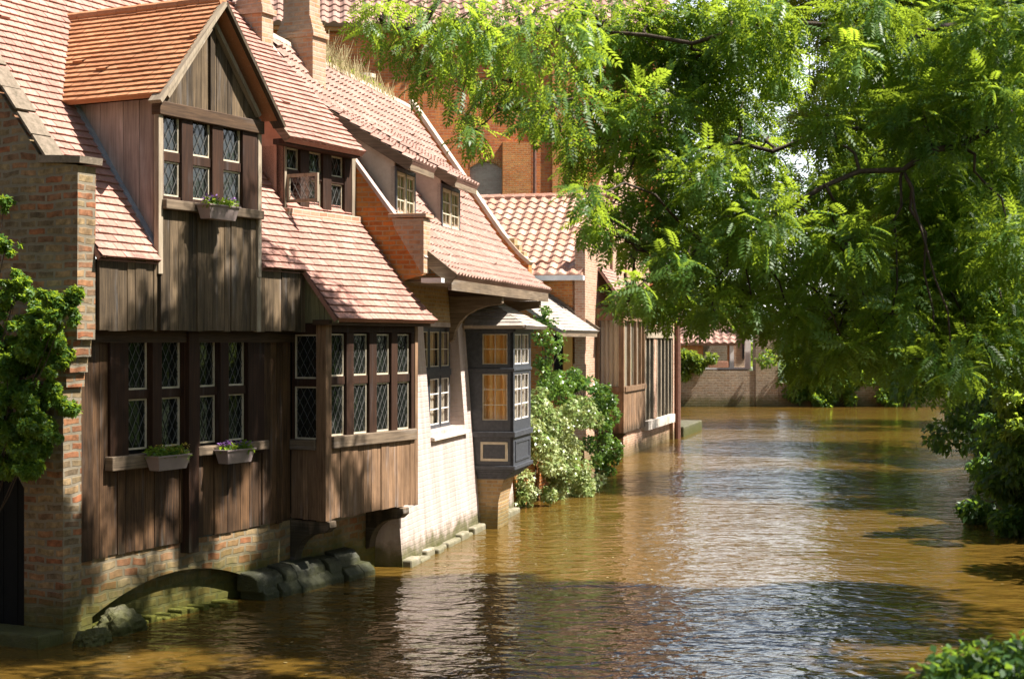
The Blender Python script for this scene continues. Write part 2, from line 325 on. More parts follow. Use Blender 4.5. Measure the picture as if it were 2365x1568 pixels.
M['ivy_pale'] = mat_leaf('ivy_highlight_leaves', (0.14, 0.24, 0.045), (0.46, 0.49, 0.26), (0.45, 0.50, 0.14), 0.25, 0.32)  # sun highlights on the ivy put into the leaf colour
M['dry'] = mat_leaf('dry_grass', (0.22, 0.17, 0.07), (0.38, 0.31, 0.16), (0.35, 0.33, 0.12), 0.3, 0.7)
M['petal'] = mat_leaf('violet_petals', (0.16, 0.06, 0.28), (0.38, 0.22, 0.50), (0.3, 0.12, 0.4), 0.3)
M['petal_y'] = mat_leaf('yellow_petals', (0.55, 0.38, 0.04), (0.65, 0.52, 0.10), (0.5, 0.4, 0.05), 0.3)
M['grass'] = mat_plain('grassy_ground', (0.02, 0.035, 0.008), (0.06, 0.085, 0.02), 3, 0.95)
def mat_curtain(name, c1, c2):
    g = NT(name); col = g.mix(g.rnd(), c1, c2)
    d = g.n("ShaderNodeBsdfDiffuse", {'Color': col}); t = g.n("ShaderNodeBsdfTranslucent", {'Color': col})
    x = g.n("ShaderNodeMixShader", {0: 0.35, 1: d.outputs[0], 2: t.outputs[0]}); g.t.links.new(x.outputs[0], g.out.inputs[0]); return g.m
M['curtain'] = mat_curtain('cream_curtain', (0.60, 0.42, 0.20), (0.78, 0.60, 0.34))
M['curtain_o'] = mat_curtain('orange_curtain', (0.80, 0.42, 0.11), (0.92, 0.60, 0.24))
M['net'] = mat_curtain('net_curtain', (0.62, 0.52, 0.42), (0.72, 0.62, 0.50))

# ------------------------------------------------------------------ tile roofs
def clip_axis(poly, ax, val, keep_greater):
    out = []
    n = len(poly)
    for i in range(n):
        p, q = poly[i], poly[(i + 1) % n]
        a = (p[ax] - val) if keep_greater else (val - p[ax]); b = (q[ax] - val) if keep_greater else (val - q[ax])
        if a >= 0: out.append(p)
        if (a > 0 and b < 0) or (a < 0 and b > 0):
            t = a / (a - b); out.append((p[0] + (q[0] - p[0]) * t, p[1] + (q[1] - p[1]) * t))
    return out
def clip_rect(poly, a0, a1, s0, s1):
    for ax, v, k in ((0, a0, True), (0, a1, False), (1, s0, True), (1, s1, False)):
        poly = clip_axis(poly, ax, v, k)
        if len(poly) < 3: return []
    return poly
def tile_roof(name, mat, parent, to3d, poly, tw=0.17, ch=0.115, kind='plain', th=0.022, under=0.05, jit=0.006):
    """rows of real overlapping tiles on the roof surface to3d(a, s); a along the eave, s up the slope"""
    mb = MB()
    a_min = min(p[0] for p in poly); a_max = max(p[0] for p in poly); s_min = min(p[1] for p in poly); s_max = max(p[1] for p in poly)
    def nrm(a, s):
        e = 0.01; p = Vector(to3d(a, s)); da = Vector(to3d(a + e, s)) - p; ds = Vector(to3d(a, s + e)) - p
        n = da.cross(ds).normalized()
        return n if n.z > 0 else -n
    k = 0; s = s_min
    while s < s_max - 1e-4:
        off = (0.5 * tw if (k % 2 and kind != 'pan') else 0.0)
        row_l = random.uniform(-0.35, 0.35) * jit
        na = int((a_max - a_min) / tw) + 3
        for j in range(-1, na):
            a0 = a_min + j * tw - off; a1 = a0 + tw
            if a1 < a_min or a0 > a_max: continue
            r = random.random(); lift = th * (1 + random.uniform(-0.14, 0.18) + (1.0 if random.random() < 0.006 else 0)) + row_l * 0.4
            dd = random.uniform(-jit, jit) * 0.6
            if kind == 'pan':
                nseg = 5; prof = [0.0, 0.020, 0.052, 0.050, 0.014, 0.0]
            else:
                nseg = 1; prof = [0, 0]
            gap = 0.0035 if kind == 'plain' else 0.0
            for q in range(nseg):
                b0 = a0 + tw * q / nseg + (gap if q == 0 else 0); b1 = a0 + tw * (q + 1) / nseg - (gap if q == nseg - 1 else 0)
                pl = clip_rect(poly, b0, b1, s + (dd if k else 0), s + ch)
                if len(pl) < 3: continue
                pts = []; low = []
                for (a, ss) in pl:
                    f = (a - b0) / (b1 - b0); h = prof[q] * (1 - f) + prof[q + 1] * f
                    t = max(0.0, min(1.0, (ss - s) / ch)); n = nrm(a, ss); base = Vector(to3d(a, ss)) + n * (0.014 * mnoise.noise((a * 0.9, ss * 0.9, a_min)))
                    pts.append(base + n * (h * (tw / 0.22) + lift * (1 - t) + 0.003)); low.append((base, n, ss))
                mb.poly(pts, r)
                m = len(pl)
                for i in range(m):                                   # lower lip of the tile
                    i2 = (i + 1) % m
                    if abs(pl[i][1] - pl[i2][1]) < 1e-6 and pl[i][1] < s + ch * 0.3:
                        lo = -0.006 if kind != 'pan' else -0.002
                        mb.poly([pts[i], pts[i2], low[i2][0] + low[i2][1] * lo, low[i][0] + low[i][1] * lo], r)
        s += ch; k += 1
    n_ = len(poly)                                                    # roof deck under the tiles
    top = [Vector(to3d(*p)) - nrm(*p) * 0.008 for p in poly]
    ss_ = sorted(set([p[1] for p in poly]))
    deck = MB()
    steps = 1 if under == 0 else None
    S = [s_min + (s_max - s_min) * i / 8 for i in range(9)]
    for i in range(8):
        pl = clip_rect(poly, a_min - 1, a_max + 1, S[i], S[i + 1])
        if len(pl) < 3: continue
        up = [Vector(to3d(*p)) - nrm(*p) * 0.008 for p in pl]; dn = [Vector(to3d(*p)) - nrm(*p) * (0.008 + under) for p in pl]
        mb.poly(up, 0.1); mb.poly(dn[::-1], 0.1)
        for a in range(len(pl)):
            b = (a + 1) % len(pl)
            if abs(pl[a][1] - pl[b][1]) < 1e-6 and s_min + 1e-4 < pl[a][1] < s_max - 1e-4: continue
            mb.poly([up[a], up[b], dn[b], dn[a]], 0.1)
    return mb.build(name, mat, parent)

# ------------------------------------------------------------------ boards, walls, windows
def boards(mb, T, a0, a1, b0, b1, d0, d1, wd=0.17, jb=0.01, gap=0.006, poly=None):
    a = a0
    while a < a1 - 0.01:
        wv = wd * random.uniform(0.6, 1.42); e = min(a + wv, a1)
        if a1 - e < 0.05: e = a1
        z0 = b0 + random.uniform(-jb, jb); z1 = b1
        d = d1 + random.uniform(-0.011, 0.006)
        if poly is None: mb.box(T, a + gap / 2, e - gap / 2, z0, z1, d0, d)
        else:
            pl = clip_rect(poly, a + gap / 2, e - gap / 2, -99, 99)
            if len(pl) >= 3: mb.prism(T, pl, d0, d)
        a = e
def wall_holes(mb, T, a0, a1, b0, b1, holes, d0, d1):
    xs = sorted(set([a0, a1] + [h[0] for h in holes] + [h[1] for h in holes])); ys = sorted(set([b0, b1] + [h[2] for h in holes] + [h[3] for h in holes]))
    def solid(i, j):
        if i < 0 or j < 0 or i >= len(xs) - 1 or j >= len(ys) - 1: return False
        x = (xs[i] + xs[i + 1]) / 2; y = (ys[j] + ys[j + 1]) / 2
        return not any(h[0] < x < h[1] and h[2] < y < h[3] for h in holes)
    for i in range(len(xs) - 1):
        for j in range(len(ys) - 1):
            if not solid(i, j): continue
            x0, x1, y0, y1 = xs[i], xs[i + 1], ys[j], ys[j + 1]
            mb.poly([T(x0, y0, d1), T(x1, y0, d1), T(x1, y1, d1), T(x0, y1, d1)]); mb.poly([T(x0, y1, d0), T(x1, y1, d0), T(x1, y0, d0), T(x0, y0, d0)])
            if not solid(i - 1, j): mb.poly([T(x0, y0, d0), T(x0, y0, d1), T(x0, y1, d1), T(x0, y1, d0)])
            if not solid(i + 1, j): mb.poly([T(x1, y0, d0), T(x1, y1, d0), T(x1, y1, d1), T(x1, y0, d1)])
            if not solid(i, j - 1): mb.poly([T(x0, y0, d0), T(x1, y0, d0), T(x1, y0, d1), T(x0, y0, d1)])
            if not solid(i, j + 1): mb.poly([T(x0, y1, d0), T(x0, y1, d1), T(x1, y1, d1), T(x1, y1, d0)])
def ring(mb, T, a0, a1, b0, b1, t, d0, d1):
    mb.box(T, a0, a1, b0, b0 + t, d0, d1); mb.box(T, a0, a1, b1 - t, b1, d0, d1)
    mb.box(T, a0, a0 + t, b0 + t, b1 - t, d0, d1); mb.box(T, a1 - t, a1, b0 + t, b1 - t, d0, d1)
def lattice(mb, T, a0, a1, b0, b1, d, sp=0.105, slope=1.75, wd=0.005):
    """diamond leading: two families of thin lead bars clipped to the light"""
    for sg in (1, -1):
        dirv = (1.0, sg * slope); L = math.hypot(*dirv); dirv = (dirv[0] / L, dirv[1] / L); nv = (-dirv[1], dirv[0])
        cs = [x * nv[0] + y * nv[1] for x in (a0, a1) for y in (b0, b1)]
        spn = sp * slope / L
        c = math.floor(min(cs) / spn) * spn
        while c < max(cs):
            q = (c * nv[0], c * nv[1])
            band = [(q[0] + dirv[0] * t + nv[0] * o, q[1] + dirv[1] * t + nv[1] * o) for t, o in ((-40, -wd / 2), (40, -wd / 2), (40, wd / 2), (-40, wd / 2))]
            pl = clip_rect(band, a0, a1, b0, b1)
            if len(pl) >= 3: mb.prism(T, pl, d - 0.003, d + 0.004 + (0.002 if sg > 0 else 0), 0.5)
            c += spn
def leaded(parent, T, lights, d=0.0, t=0.022, mring='cream', sp=0.125, wd=0.0038):
    for (a0, a1, b0, b1) in lights:
        mb = MB(); ring(mb, T, a0, a1, b0, b1, t, d - 0.02, d + 0.02); c = mb.build('casement', M[mring], parent)
        tl = random.uniform(-0.006, 0.006); mb = MB()
        mb.poly([T(a0 + t, b0 + t, d + tl), T(a1 - t, b0 + t, d - tl), T(a1 - t, b1 - t, d - tl * 0.6), T(a0 + t, b1 - t, d + tl * 0.5)]); mb.build('pane', M['glass'], parent)
        mb = MB(); lattice(mb, T, a0 + t, a1 - t, b0 + t, b1 - t, d + 0.008, sp, 1.75, wd); mb.build('lattice', M['came'], parent)
def curtain(mb, T, a0, a1, b0, b1, d, folds=7, amp=0.026):
    n = folds * 8
    for i in range(n):
        x0 = a0 + (a1 - a0) * i / n; x1 = a0 + (a1 - a0) * (i + 1) / n
        f = lambda x: amp * math.sin((x - a0) / (a1 - a0) * folds * 2 * math.pi) + amp * 0.4 * math.sin(x * 91)
        mb.poly([T(x0, b0, d + f(x0)), T(x1, b0, d + f(x1)), T(x1, b1, d + f(x1)), T(x0, b1, d + f(x0))], 0.5 + 0.5 * math.sin((x0 - a0) / (a1 - a0) * folds * 2 * math.pi + 0.6))  # fold shading put into the tone, paler on the outer ridges
def sash(parent, T, a0, a1, b0, b1, nx, ny, d=0.0, mfr='black', mbar='white', t=0.035, cur='curtain', bt=0.016, cdep=0.09):
    """small paned sash: frame (the window part), bars, pane and curtain below it"""
    mb = MB(); ring(mb, T, a0, a1, b0, b1, t, d - 0.03, d + 0.025); o = mb.build('window', M[mfr], parent)
    mb = MB(); x0, x1, y0, y1 = a0 + t, a1 - t, b0 + t, b1 - t
    ring(mb, T, x0, x1, y0, y1, bt, d - 0.012, d + 0.014)
    for i in range(1, nx): x = x0 + (x1 - x0) * i / nx; mb.box(T, x - bt / 2, x + bt / 2, y0 + bt, y1 - bt, d - 0.012, d + 0.012)
    for j in range(1, ny): y = y0 + (y1 - y0) * j / ny; mb.box(T, x0 + bt, x1 - bt, y - bt / 2, y + bt / 2, d - 0.010, d + 0.010)
    mb.build('glazing_bars', M[mbar], o)
    mb = MB(); mb.poly([T(x0, y0, d), T(x1, y0, d), T(x1, y1, d), T(x0, y1, d)]); mb.build('pane', M['glass_clear'], o)
    if cur:
        mb = MB(); curtain(mb, T, a0 + 0.005, a1 - 0.005, b0 + 0.01, b1 - 0.005, d - cdep, max(3, int((a1 - a0) / 0.11))); mb.build('curtain', M[cur], o)
    return o

# ------------------------------------------------------------------ foliage
def np_mesh(name, verts, faces, mat, parent=None, rnd=None, nper=4):
    me = bpy.data.meshes.new(name)
    nv = len(verts); nf = len(faces)
    me.vertices.add(nv); me.vertices.foreach_set("co", verts.astype(np.float32).ravel())
    me.loops.add(nf * nper); me.loops.foreach_set("vertex_index", faces.astype(np.int32).ravel())
    me.polygons.add(nf); me.polygons.foreach_set("loop_start", np.arange(0, nf * nper, nper, dtype=np.int32)); me.polygons.foreach_set("loop_total", np.full(nf, nper, np.int32))
    me.update(calc_edges=True)
    if rnd is not None:
        at = me.attributes.new("rnd", 'FLOAT', 'FACE'); at.data.foreach_set("value", rnd.astype(np.float32))
    me.materials.append(mat)
    o = bpy.data.objects.new(name, me); COL.objects.link(o)
    if parent is not None: o.parent = parent
    return o
def leaflet(base, direction, length, width, fold=0.12, droop=0.15):
    d = np.array(direction, float); d /= np.linalg.norm(d); s = np.array([-d[1], d[0], 0.0]); s /= max(np.linalg.norm(s), 1e-6)
    b = np.array(base, float)
    return [b, b + d * length * 0.42 + s * width / 2 + np.array([0, 0, fold * width]), b + d * length + np.array([0, 0, -droop * length]), b + d * length * 0.42 - s * width / 2 + np.array([0, 0, fold * width])]
def pinnate_template(pairs=6):
    V = []
    for i in range(pairs):
        x = 0.16 + 0.72 * i / (pairs - 1); z = -0.22 * x * x
        ln = 0.30 * (1 - 0.35 * abs(i / (pairs - 1) - 0.45))
        for sg in (1, -1): V += leaflet((x, 0, z), (0.62, sg * 0.9, -0.10), ln, 0.105)
    V += leaflet((0.9, 0, -0.18), (1, 0, -0.3), 0.27, 0.10)
    return np.array(V).reshape(-1, 4, 3)
PIN = pinnate_template()
SIMPLE = np.array([leaflet((0, 0, 0), (1, 0, -0.1), 1.0, 0.62, 0.18, 0.18)])
def lobed_template():
    V = []
    for a, l in ((0, 1.0), (55, 0.75), (-55, 0.75)):
        V += leaflet((0, 0, 0), (math.cos(R(a)), math.sin(R(a)), -0.08), l, 0.5, 0.1, 0.15)
    return np.array(V).reshape(-1, 4, 3)
LOBED = lobed_template()
def place_leaves(template, pos, direc, scale, roll, rnd_leaf=None):
    """pos (N,3), direc (N,3) leaf axis, scale (N,), roll (N,) -> verts, faces, rnd"""
    N = len(pos); d = direc / np.maximum(np.linalg.norm(direc, axis=1, keepdims=True), 1e-6)
    up = np.tile(np.array([0, 0, 1.0]), (N, 1)); s = np.cross(up, d); ln = np.linalg.norm(s, axis=1, keepdims=True); s = np.where(ln < 0.05, np.array([[0, 1.0, 0]]), s / np.maximum(ln, 1e-6))
    u = np.cross(d, s); c = np.cos(roll)[:, None]; sn = np.sin(roll)[:, None]
    s2 = s * c + u * sn; u2 = -s * sn + u * c
    T = template.reshape(-1, 3); K = len(T)
    v = pos[:, None, :] + scale[:, None, None] * (T[None, :, 0:1] * d[:, None, :] + T[None, :, 1:2] * s2[:, None, :] + T[None, :, 2:3] * u2[:, None, :])
    verts = v.reshape(-1, 3); nf = N * len(template)
    faces = np.arange(nf * 4).reshape(-1, 4)
    r = rng.random(N) if rnd_leaf is None else rnd_leaf
    r = np.clip(np.repeat(r, len(template)) + rng.normal(0, 0.08, nf), 0, 1)
    return verts, faces, r
def clump_leaves(clumps, template, size, outward=0.5, droop=0.35, rollsd=0.5, shell=0.0, keep=None):
    """clumps: list of (centre, radius or (rx,ry,rz), count) -> leaves scattered in them, axis outwards and drooping"""
    P, D, S, Rr = [], [], [], []
    for c, r, n in clumps:
        r = np.array(r if hasattr(r, '__len__') else (r, r, r), float)
        q = rng.normal(0, 1, (n, 3)); q /= np.linalg.norm(q, axis=1, keepdims=True)
        rad = rng.random(n) ** (1 / 3.0) if shell <= 0 else 1 - shell * rng.random(n)
        q = q * rad[:, None]
        P.append(np.array(c)[None, :] + q * r); dd = q * outward + rng.normal(0, 0.55, (n, 3)); dd[:, 2] -= droop; D.append(dd)
        S.append(size * rng.uniform(0.65, 1.25, n)); tone = rng.uniform(0.15, 0.85); Rr.append(np.clip(rng.normal(tone, 0.2, n), 0, 1))
    P = np.concatenate(P); D = np.concatenate(D); S = np.concatenate(S); Rr = np.concatenate(Rr)
    if keep is not None:
        k = keep(P); P, D, S, Rr = P[k], D[k], S[k], Rr[k]
    return place_leaves(template, P, D, S, rng.normal(0, rollsd, len(P)), Rr)

# ================================================================== SETTING: water, ground, banks
def flat(name, pts, z0, z1, mat, label=None):
    mb = MB(); mb.prism(ident, pts, z0, z1); o = mb.build(name, mat); o['kind'] = 'structure'; return o
def mat_water():
    g = NT('canal_water'); ob = g.obj()
    n0 = g.noise(g.mapping(ob, (0.8, 1.3, 1), rot=(0, 0, R(-10))), 1.1, 2, 0.5, 0.4)
    n1 = g.noise(g.mapping(ob, (0.85, 1.25, 1), rot=(0, 0, R(12))), 3.4, 2, 0.45, 0.6)
    n2 = g.noise(g.mapping(ob, (1.0, 1.4, 1), rot=(0, 0, R(-20))), 9.0, 2, 0.5, 0.4)
    n3 = g.noise(ob, 0.28, 2, 0.5)
    h = g.math('ADD', g.math('MULTIPLY', n0, 1.5), g.math('ADD', g.math('MULTIPLY', n1, 0.85), g.math('MULTIPLY', n2, 0.16)))
    amp = g.ramp(n3, [(0.35, 0.55), (0.65, 1.0)])
    h = g.math('MULTIPLY', h, amp)
    bp = g.bump(h, 1.0, 0.06)
    col = g.mix(g.noise(ob, 0.6, 3), (0.072, 0.043, 0.008), (0.108, 0.062, 0.0105))
    g.pbr(col, 0.045, bp, 0.5, IOR=1.33); return g.m
WATER = mat_water()
mb = MB(); mb.poly([(-60, -20, 0), (140, -20, 0), (140, 81.4, 0), (-60, 81.4, 0)]); wo_ = mb.build('water', WATER); wo_['kind'] = 'structure'
mb = MB(); mb.poly([(-900, -900, -0.8), (900, -900, -0.8), (900, 1200, -0.8), (-900, 1200, -0.8)]); gr_ = mb.build('ground', M['grass']); gr_['kind'] = 'structure'
flat('right_bank', [(1.2, -20), (2.2, 5), (2.9, 9), (7.2, 15), (9.4, 24), (11.6, 35), (17.5, 60), (24.5, 81), (140, 81), (140, -20)], -0.7, 0.75, M['grass'])
a0 = A.world(-1.0, 0.5); a1 = A.world(-0.6, 7); c0 = B.world(-1.0, 2); c1 = B.world(-1.2, 9); c2 = C.world(-1.2, 0); c3 = C.world(-0.8, 10)
flat('left_bank', [(-60, 10), tuple(A.world(-1.6, 0.4)[:2]), tuple(a1[:2]), tuple(c0[:2]), tuple(c1[:2]), tuple(c2[:2]), tuple(c3[:2]), (8.4, 81), (-60, 81)], -0.7, 0.72, M['grass'])
flat('far_bank', [(-60, 82.2), (140, 82.2), (140, 260), (-60, 260)], -0.7, 1.2, M['grass'])

# ================================================================== TIMBER HOUSE (frame A)
house = frame_root('timber_house', 'dark timber-clad house with brick end wall, steep red tiled roof and pointed gabled dormer', 'house', A)
TH = R(54.5); cT, sT = math.cos(TH), math.sin(TH)
EZ, EW = 4.46, 0.32
main = lambda a, s: (EW - s * cT, a, EZ + s * sT)
mz = lambda W: EZ + (EW - W) * sT / cT
# --- brick end wall with water gate and corbelled edge
g0, g1 = -1.55, A.W(56, 0)
mb = MB(); S0 = side(0.0)
up = [(-4.5, 2.25), (0.0, 2.25), (0.0, 2.95), (0.05, 2.95), (0.05, 3.12), (0.10, 3.12), (0.10, 3.30), (0.15, 3.30), (0.15, 3.5), (0.21, 3.5), (0.21, 3.72), (0.22, 5.5), (-0.30, 5.56), (-3.6, 9.68), (-4.5, 9.68)]
mb.prism(S0, up, -0.30, 0.0)
mb.prism(S0, [(g1, -0.9), (0.0, -0.9), (0.0, 2.25), (g1, 2.25)], -0.30, 0.0)
mb.prism(S0, [(-4.5, -0.9), (g0, -0.9), (g0, 2.25), (-4.5, 2.25)], -0.30, 0.0)
arch = [(g0, 2.25), (g0, 1.75)] + [(g0 + (g1 - g0) * t / 10, 1.75 + 0.42 * math.sin(math.pi * t / 10)) for t in range(1, 10)] + [(g1, 1.75), (g1, 2.25)]
mb.prism(S0, arch, -0.295, -0.005)
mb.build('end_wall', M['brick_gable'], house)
mb = MB(); 
for i in range(14):
    t0, t1 = i / 14, (i + 1) / 14; o_ = random.uniform(-0.012, 0.012)
    f = lambda t: (-0.26 - 3.3 * t, 5.60 + 4.12 * t)
    p, q = f(t0), f(t1 - 0.006); n = (0.78, 0.625)
    mb.prism(S0, [(p[0], p[1] + o_), (q[0], q[1] + o_), (q[0] + n[0] * 0.03, q[1] + n[1] * 0.03 + o_), (p[0] + n[0] * 0.03, p[1] + n[1] * 0.03 + o_)], -0.31, 0.02)
mb.prism(S0, [(-0.34, 5.55), (0.29, 5.52), (0.30, 5.60), (-0.33, 5.64)], -0.33, 0.05)
mb.build('wall_coping', M['coping'], house)
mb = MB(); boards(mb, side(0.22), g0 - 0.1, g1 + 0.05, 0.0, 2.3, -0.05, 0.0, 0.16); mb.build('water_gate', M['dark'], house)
# stone steps / slab under the gate
mb = MB(); mb.box(ident, -1.9, 0.02, -0.42, -0.002, -0.9, 0.16); o = mb.build('stone_slab', M['stone'], house, bevel=0.03)
# --- base wall with segmental arch
BW = -0.04; T0 = front(BW)
bl, bz0 = A.U(213, BW), A.z(213, 1424, BW); br_, bz1 = A.U(602, BW), A.z(602, 1346, BW); bm = (bl + br_) / 2 + 0.05
bzm = A.z(470, 1306, BW)
def archz(u):
    t = (u - bl) / (br_ - bl); base = bz0 + (bz1 - bz0) * t; return base + (bzm - (bz0 + bz1) / 2) * (1 - (2 * t - 1) ** 2)
mb = MB(); us = [bl + (br_ - bl) * i / 22 for i in range(23)]
mb.prism(T0, [(0.30, -0.9), (bl, -0.9), (bl, 0.93), (0.30, 0.93)], -0.6, 0)
for i in range(22):
    u0, u1 = us[i], us[i + 1]
    mb.poly([T0(u0, archz(u0), 0), T0(u1, archz(u1), 0), T0(u1, 0.93, 0), T0(u0, 0.93, 0)])
    mb.poly([T0(u0, archz(u0), 0), T0(u1, archz(u1), 0), T0(u1, archz(u1), -0.45), T0(u0, archz(u0), -0.45)])
mb.prism(T0, [(br_, -0.9), (7.3, -0.9), (7.3, 0.97), (br_, 0.97)], -0.6, 0)
mb.build('base_wall', M['brick_base'], house)
mb = MB(); T1 = front(BW - 0.16); mb.prism(T1, [(bl - 0.05, -0.5), (br_ + 0.05, -0.5)] + [(u, archz(u) + 0.05) for u in reversed(us)], -0.3, 0); mb.build('arch_infill', M['brick_base'], house)
mb = MB(); zl0 = A.z(293, 1431, 0.02); zl1 = A.z(557, 1390, 0.02)
for i in range(26):
    u0 = bl + 0.05 + (br_ - bl - 0.05) * i / 26; u1 = bl + 0.05 + (br_ - bl - 0.05) * (i + 1) / 26
    mb.box(front(0), u0, u1 - 0.006, -0.5, (zl0 + (zl1 - zl0) * i / 26) + random.uniform(-0.035, 0.03), -0.25, 0.05 + random.uniform(-0.03, 0.04))
mb.build('mossy_ledge', M['moss'], house, bevel=0.02)
# rounded stone plinth (culvert apron) to the right of the arch
pl0, pl1 = A.U(596, 0.2), A.U(862, 0.35)
mb = MB()
for (wd_, zt_, st_) in ((0.36, 0.17, 0.0), (0.22, 0.36, 0.25)):                       # two courses of rough wet stones
    u = pl0 - st_ * 0.3
    while u < pl1:
        l = random.uniform(0.28, 0.62); e = min(u + l, pl1); q = random.uniform(-0.05, 0.05); t_ = random.uniform(-0.05, 0.03)
        mb.prism(lambda a, b, d: (a, d, b), [(-0.1, -0.9 if st_ == 0 else 0.1), (wd_ + 0.04 + q, -0.9 if st_ == 0 else 0.1), (wd_ + q, zt_ - 0.09), (wd_ - 0.10 + q, zt_ + t_), (-0.1, zt_ + 0.03 + t_)], u, e - random.uniform(0.01, 0.03)); u = e
        if pl1 - u < 0.15: break
mb.build('stone_plinth', M['wet_stone'], house, bevel=0.02)
# --- lower storey boards
SZ = 1.96   # top of the panel under the sill
mb = MB(); F0 = front(0.0)
Ub, Wb = 4.53, 0.58
uj0, uj1 = A.U(250, 0), A.U(606, 0)
boards(mb, F0, 0.30, uj0, 0.90, 3.63, -0.06, 0.0, 0.19)
boards(mb, F0, uj0, A.U(434, 0), 0.91, SZ - 0.02, -0.06, -0.01, 0.17)
boards(mb, F0, A.U(457, 0), uj1, 0.94, SZ + 0.05, -0.06, -0.01, 0.17)
boards(mb, F0, uj1, Ub, 0.95, 3.63, -0.06, 0.0, 0.2)
mb.build('lower_boarding', M['wood'], house)
mb = MB(); mb.box(F0, 0.30, 7.1, 0.97, 3.6, -0.3, -0.07); mb.build('inner_wall', M['dark'], house)
# timber window frame of the lower storey
LW = [(288, 336), (362, 412), (453, 493), (517, 560)]
lu = [(A.U(x0, -0.03), A.U(x1, -0.06)) for x0, x1 in LW]
zA, zB, zC, zD = 3.53, A.z(557, 886, -0.06) - 0.02, A.z(557, 905, -0.06) - 0.02, 2.15
mb = MB()
edges = [uj0] + [x for l in lu for x in l] + [uj1]
for i in range(0, len(edges), 2):
    mb.box(F0, edges[i] + 0.002, edges[i + 1], 1.95, 3.62, -0.1, 0.035 + 0.01 * (i % 4))
for l in lu:
    mb.box(F0, l[0], l[1], zC, zB, -0.1, 0.0); mb.box(F0, l[0], l[1], zA, 3.62, -0.1, 0.02)
mb.box(F0, A.U(434, 0.08), A.U(457, 0.08), 0.78, 3.6, -0.05, 0.10)
win = mb.build('window', M['wood_frame'], house, bevel=0.006)
leaded(win, F0, [(a, b, zB, zA) for a, b in lu] + [(a, b, zD, zC) for a, b in lu], -0.06)
mb = MB()
mb.box(F0, uj0 - 0.05, A.U(434, 0.08) - 0.003, 1.93, 2.10, -0.05, 0.115); mb.box(F0, A.U(457, 0.08) + 0.003, uj1 + 0.03, 2.0, 2.12, -0.05, 0.10)
mb.build('window_sill', M['wood_h'], house, bevel=0.012)
# --- jetty beam + upper storey
JZ = 3.63; UW = 0.25; FU = front(UW)
mb = MB(); mb.box(F0, 0.31, Ub + 0.02, JZ - 0.02, JZ + 0.10, -0.3, UW - 0.05); mb.box(F0, 0.32, Ub, JZ - 0.17, JZ - 0.02, -0.1, 0.06)
mb.build('jetty_beam', M['wood_hd'], house)
dU0, dU1 = 1.43, 3.40
mb = MB()
boards(mb, FU, 0.33, dU0 - 0.08, JZ - 0.02, EZ + 0.02, -0.05, 0, 0.17)
boards(mb, FU, dU0 - 0.02, dU1 - 0.03, JZ - 0.02, 5.14, -0.05, 0.005, 0.155)
boards(mb, FU, dU1 + 0.06, Ub, JZ - 0.02, EZ + 0.02, -0.05, 0, 0.18)
mb.build('upper_boarding', M['wood_up'], house)
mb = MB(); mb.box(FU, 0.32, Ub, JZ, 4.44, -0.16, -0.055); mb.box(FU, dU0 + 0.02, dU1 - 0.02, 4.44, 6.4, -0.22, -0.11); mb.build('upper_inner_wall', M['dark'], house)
mb = MB()
mb.box(FU, dU0 - 0.085, dU0 - 0.0, 4.30, 6.40, -0.05, 0.03); mb.build('corner_post', M['wood_grey'], house, bevel=0.008)
mb = MB(); mb.box(FU, dU1 - 0.02, dU1 + 0.06, 4.33, 6.38, -0.05, 0.03)
mb.box(FU, dU1 - 0.03, dU1 + 0.06, JZ - 0.03, 4.33, -0.05, 0.02)
mb.build('corner_post', M['wood_grey'], house, bevel=0.008)
# --- main roof
mpoly = [(0.28, 0), (1.34, 0), (1.34, 0.55), (3.46, 0.55), (3.46, 0), (4.42, 0), (4.50, -0.83), (7.27, -0.83), (6.93, -0.02), (6.08, 5.6), (0.28, 5.6)]
tile_roof('roof', M['tile'], house, main, mpoly, 0.165, 0.118, 'plain', 0.024, 0.06)
# boarded cheek under the sweep of the roof, fascia of the bay roof
mb = MB(); boards(mb, side(Ub - 0.02), 0.22, 0.82, 3.0, 4.5, -0.03, 0.0, 0.12, poly=[(0.22, 3.73), (0.80, 3.73), (0.80, 3.76), (0.26, 4.44), (0.22, 4.44)])
mb.build('eave_cheek', M['wood_green'], house)
# --- bay
FB = front(Wb); SB = side(Ub); bU1 = 7.06
mb = MB(); boards(mb, FB, Ub + 0.14, bU1 - 0.08, 0.98, 1.98, -0.04, 0, 0.16); boards(mb, SB, 0.0, Wb - 0.14, 0.98, 1.98, -0.04, 0.0, 0.15)
mb.box(ident, -0.05, Wb - 0.05, Ub + 0.05, bU1 - 0.05, 0.99, 1.04)
mb.build('bay_boarding', M['wood_bay'], house)
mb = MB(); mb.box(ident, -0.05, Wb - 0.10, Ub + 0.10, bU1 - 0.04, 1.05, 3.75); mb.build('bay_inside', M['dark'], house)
mb = MB(); mb.box(ident, Wb - 0.15, Wb + 0.015, Ub - 0.012, Ub + 0.14, 0.96, 3.72); mb.build('bay_post', M['wood_bay'], house, bevel=0.01)
mb = MB(); mb.box(ident, Wb - 0.14, Wb + 0.012, bU1 - 0.09, bU1, 0.96, 3.72); mb.build('bay_post', M['wood_bay'], house, bevel=0.01)
mb = MB()
mb.box(FB, Ub + 0.14, bU1 - 0.09, 1.97, 2.14, -0.08, 0.05); mb.box(SB, 0.0, Wb - 0.15, 1.95, 2.10, -0.1, 0.045); mb.build('bay_sill', M['wood_h'], house, bevel=0.014)
bl_ = [(A.U(x0, Wb - 0.02), A.U(x1, Wb - 0.07)) for x0, x1 in ((760, 791), (815, 844), (868, 895), (916, 941))]
yA, yB, yC, yD = 3.58, 2.98, 2.86, 2.14
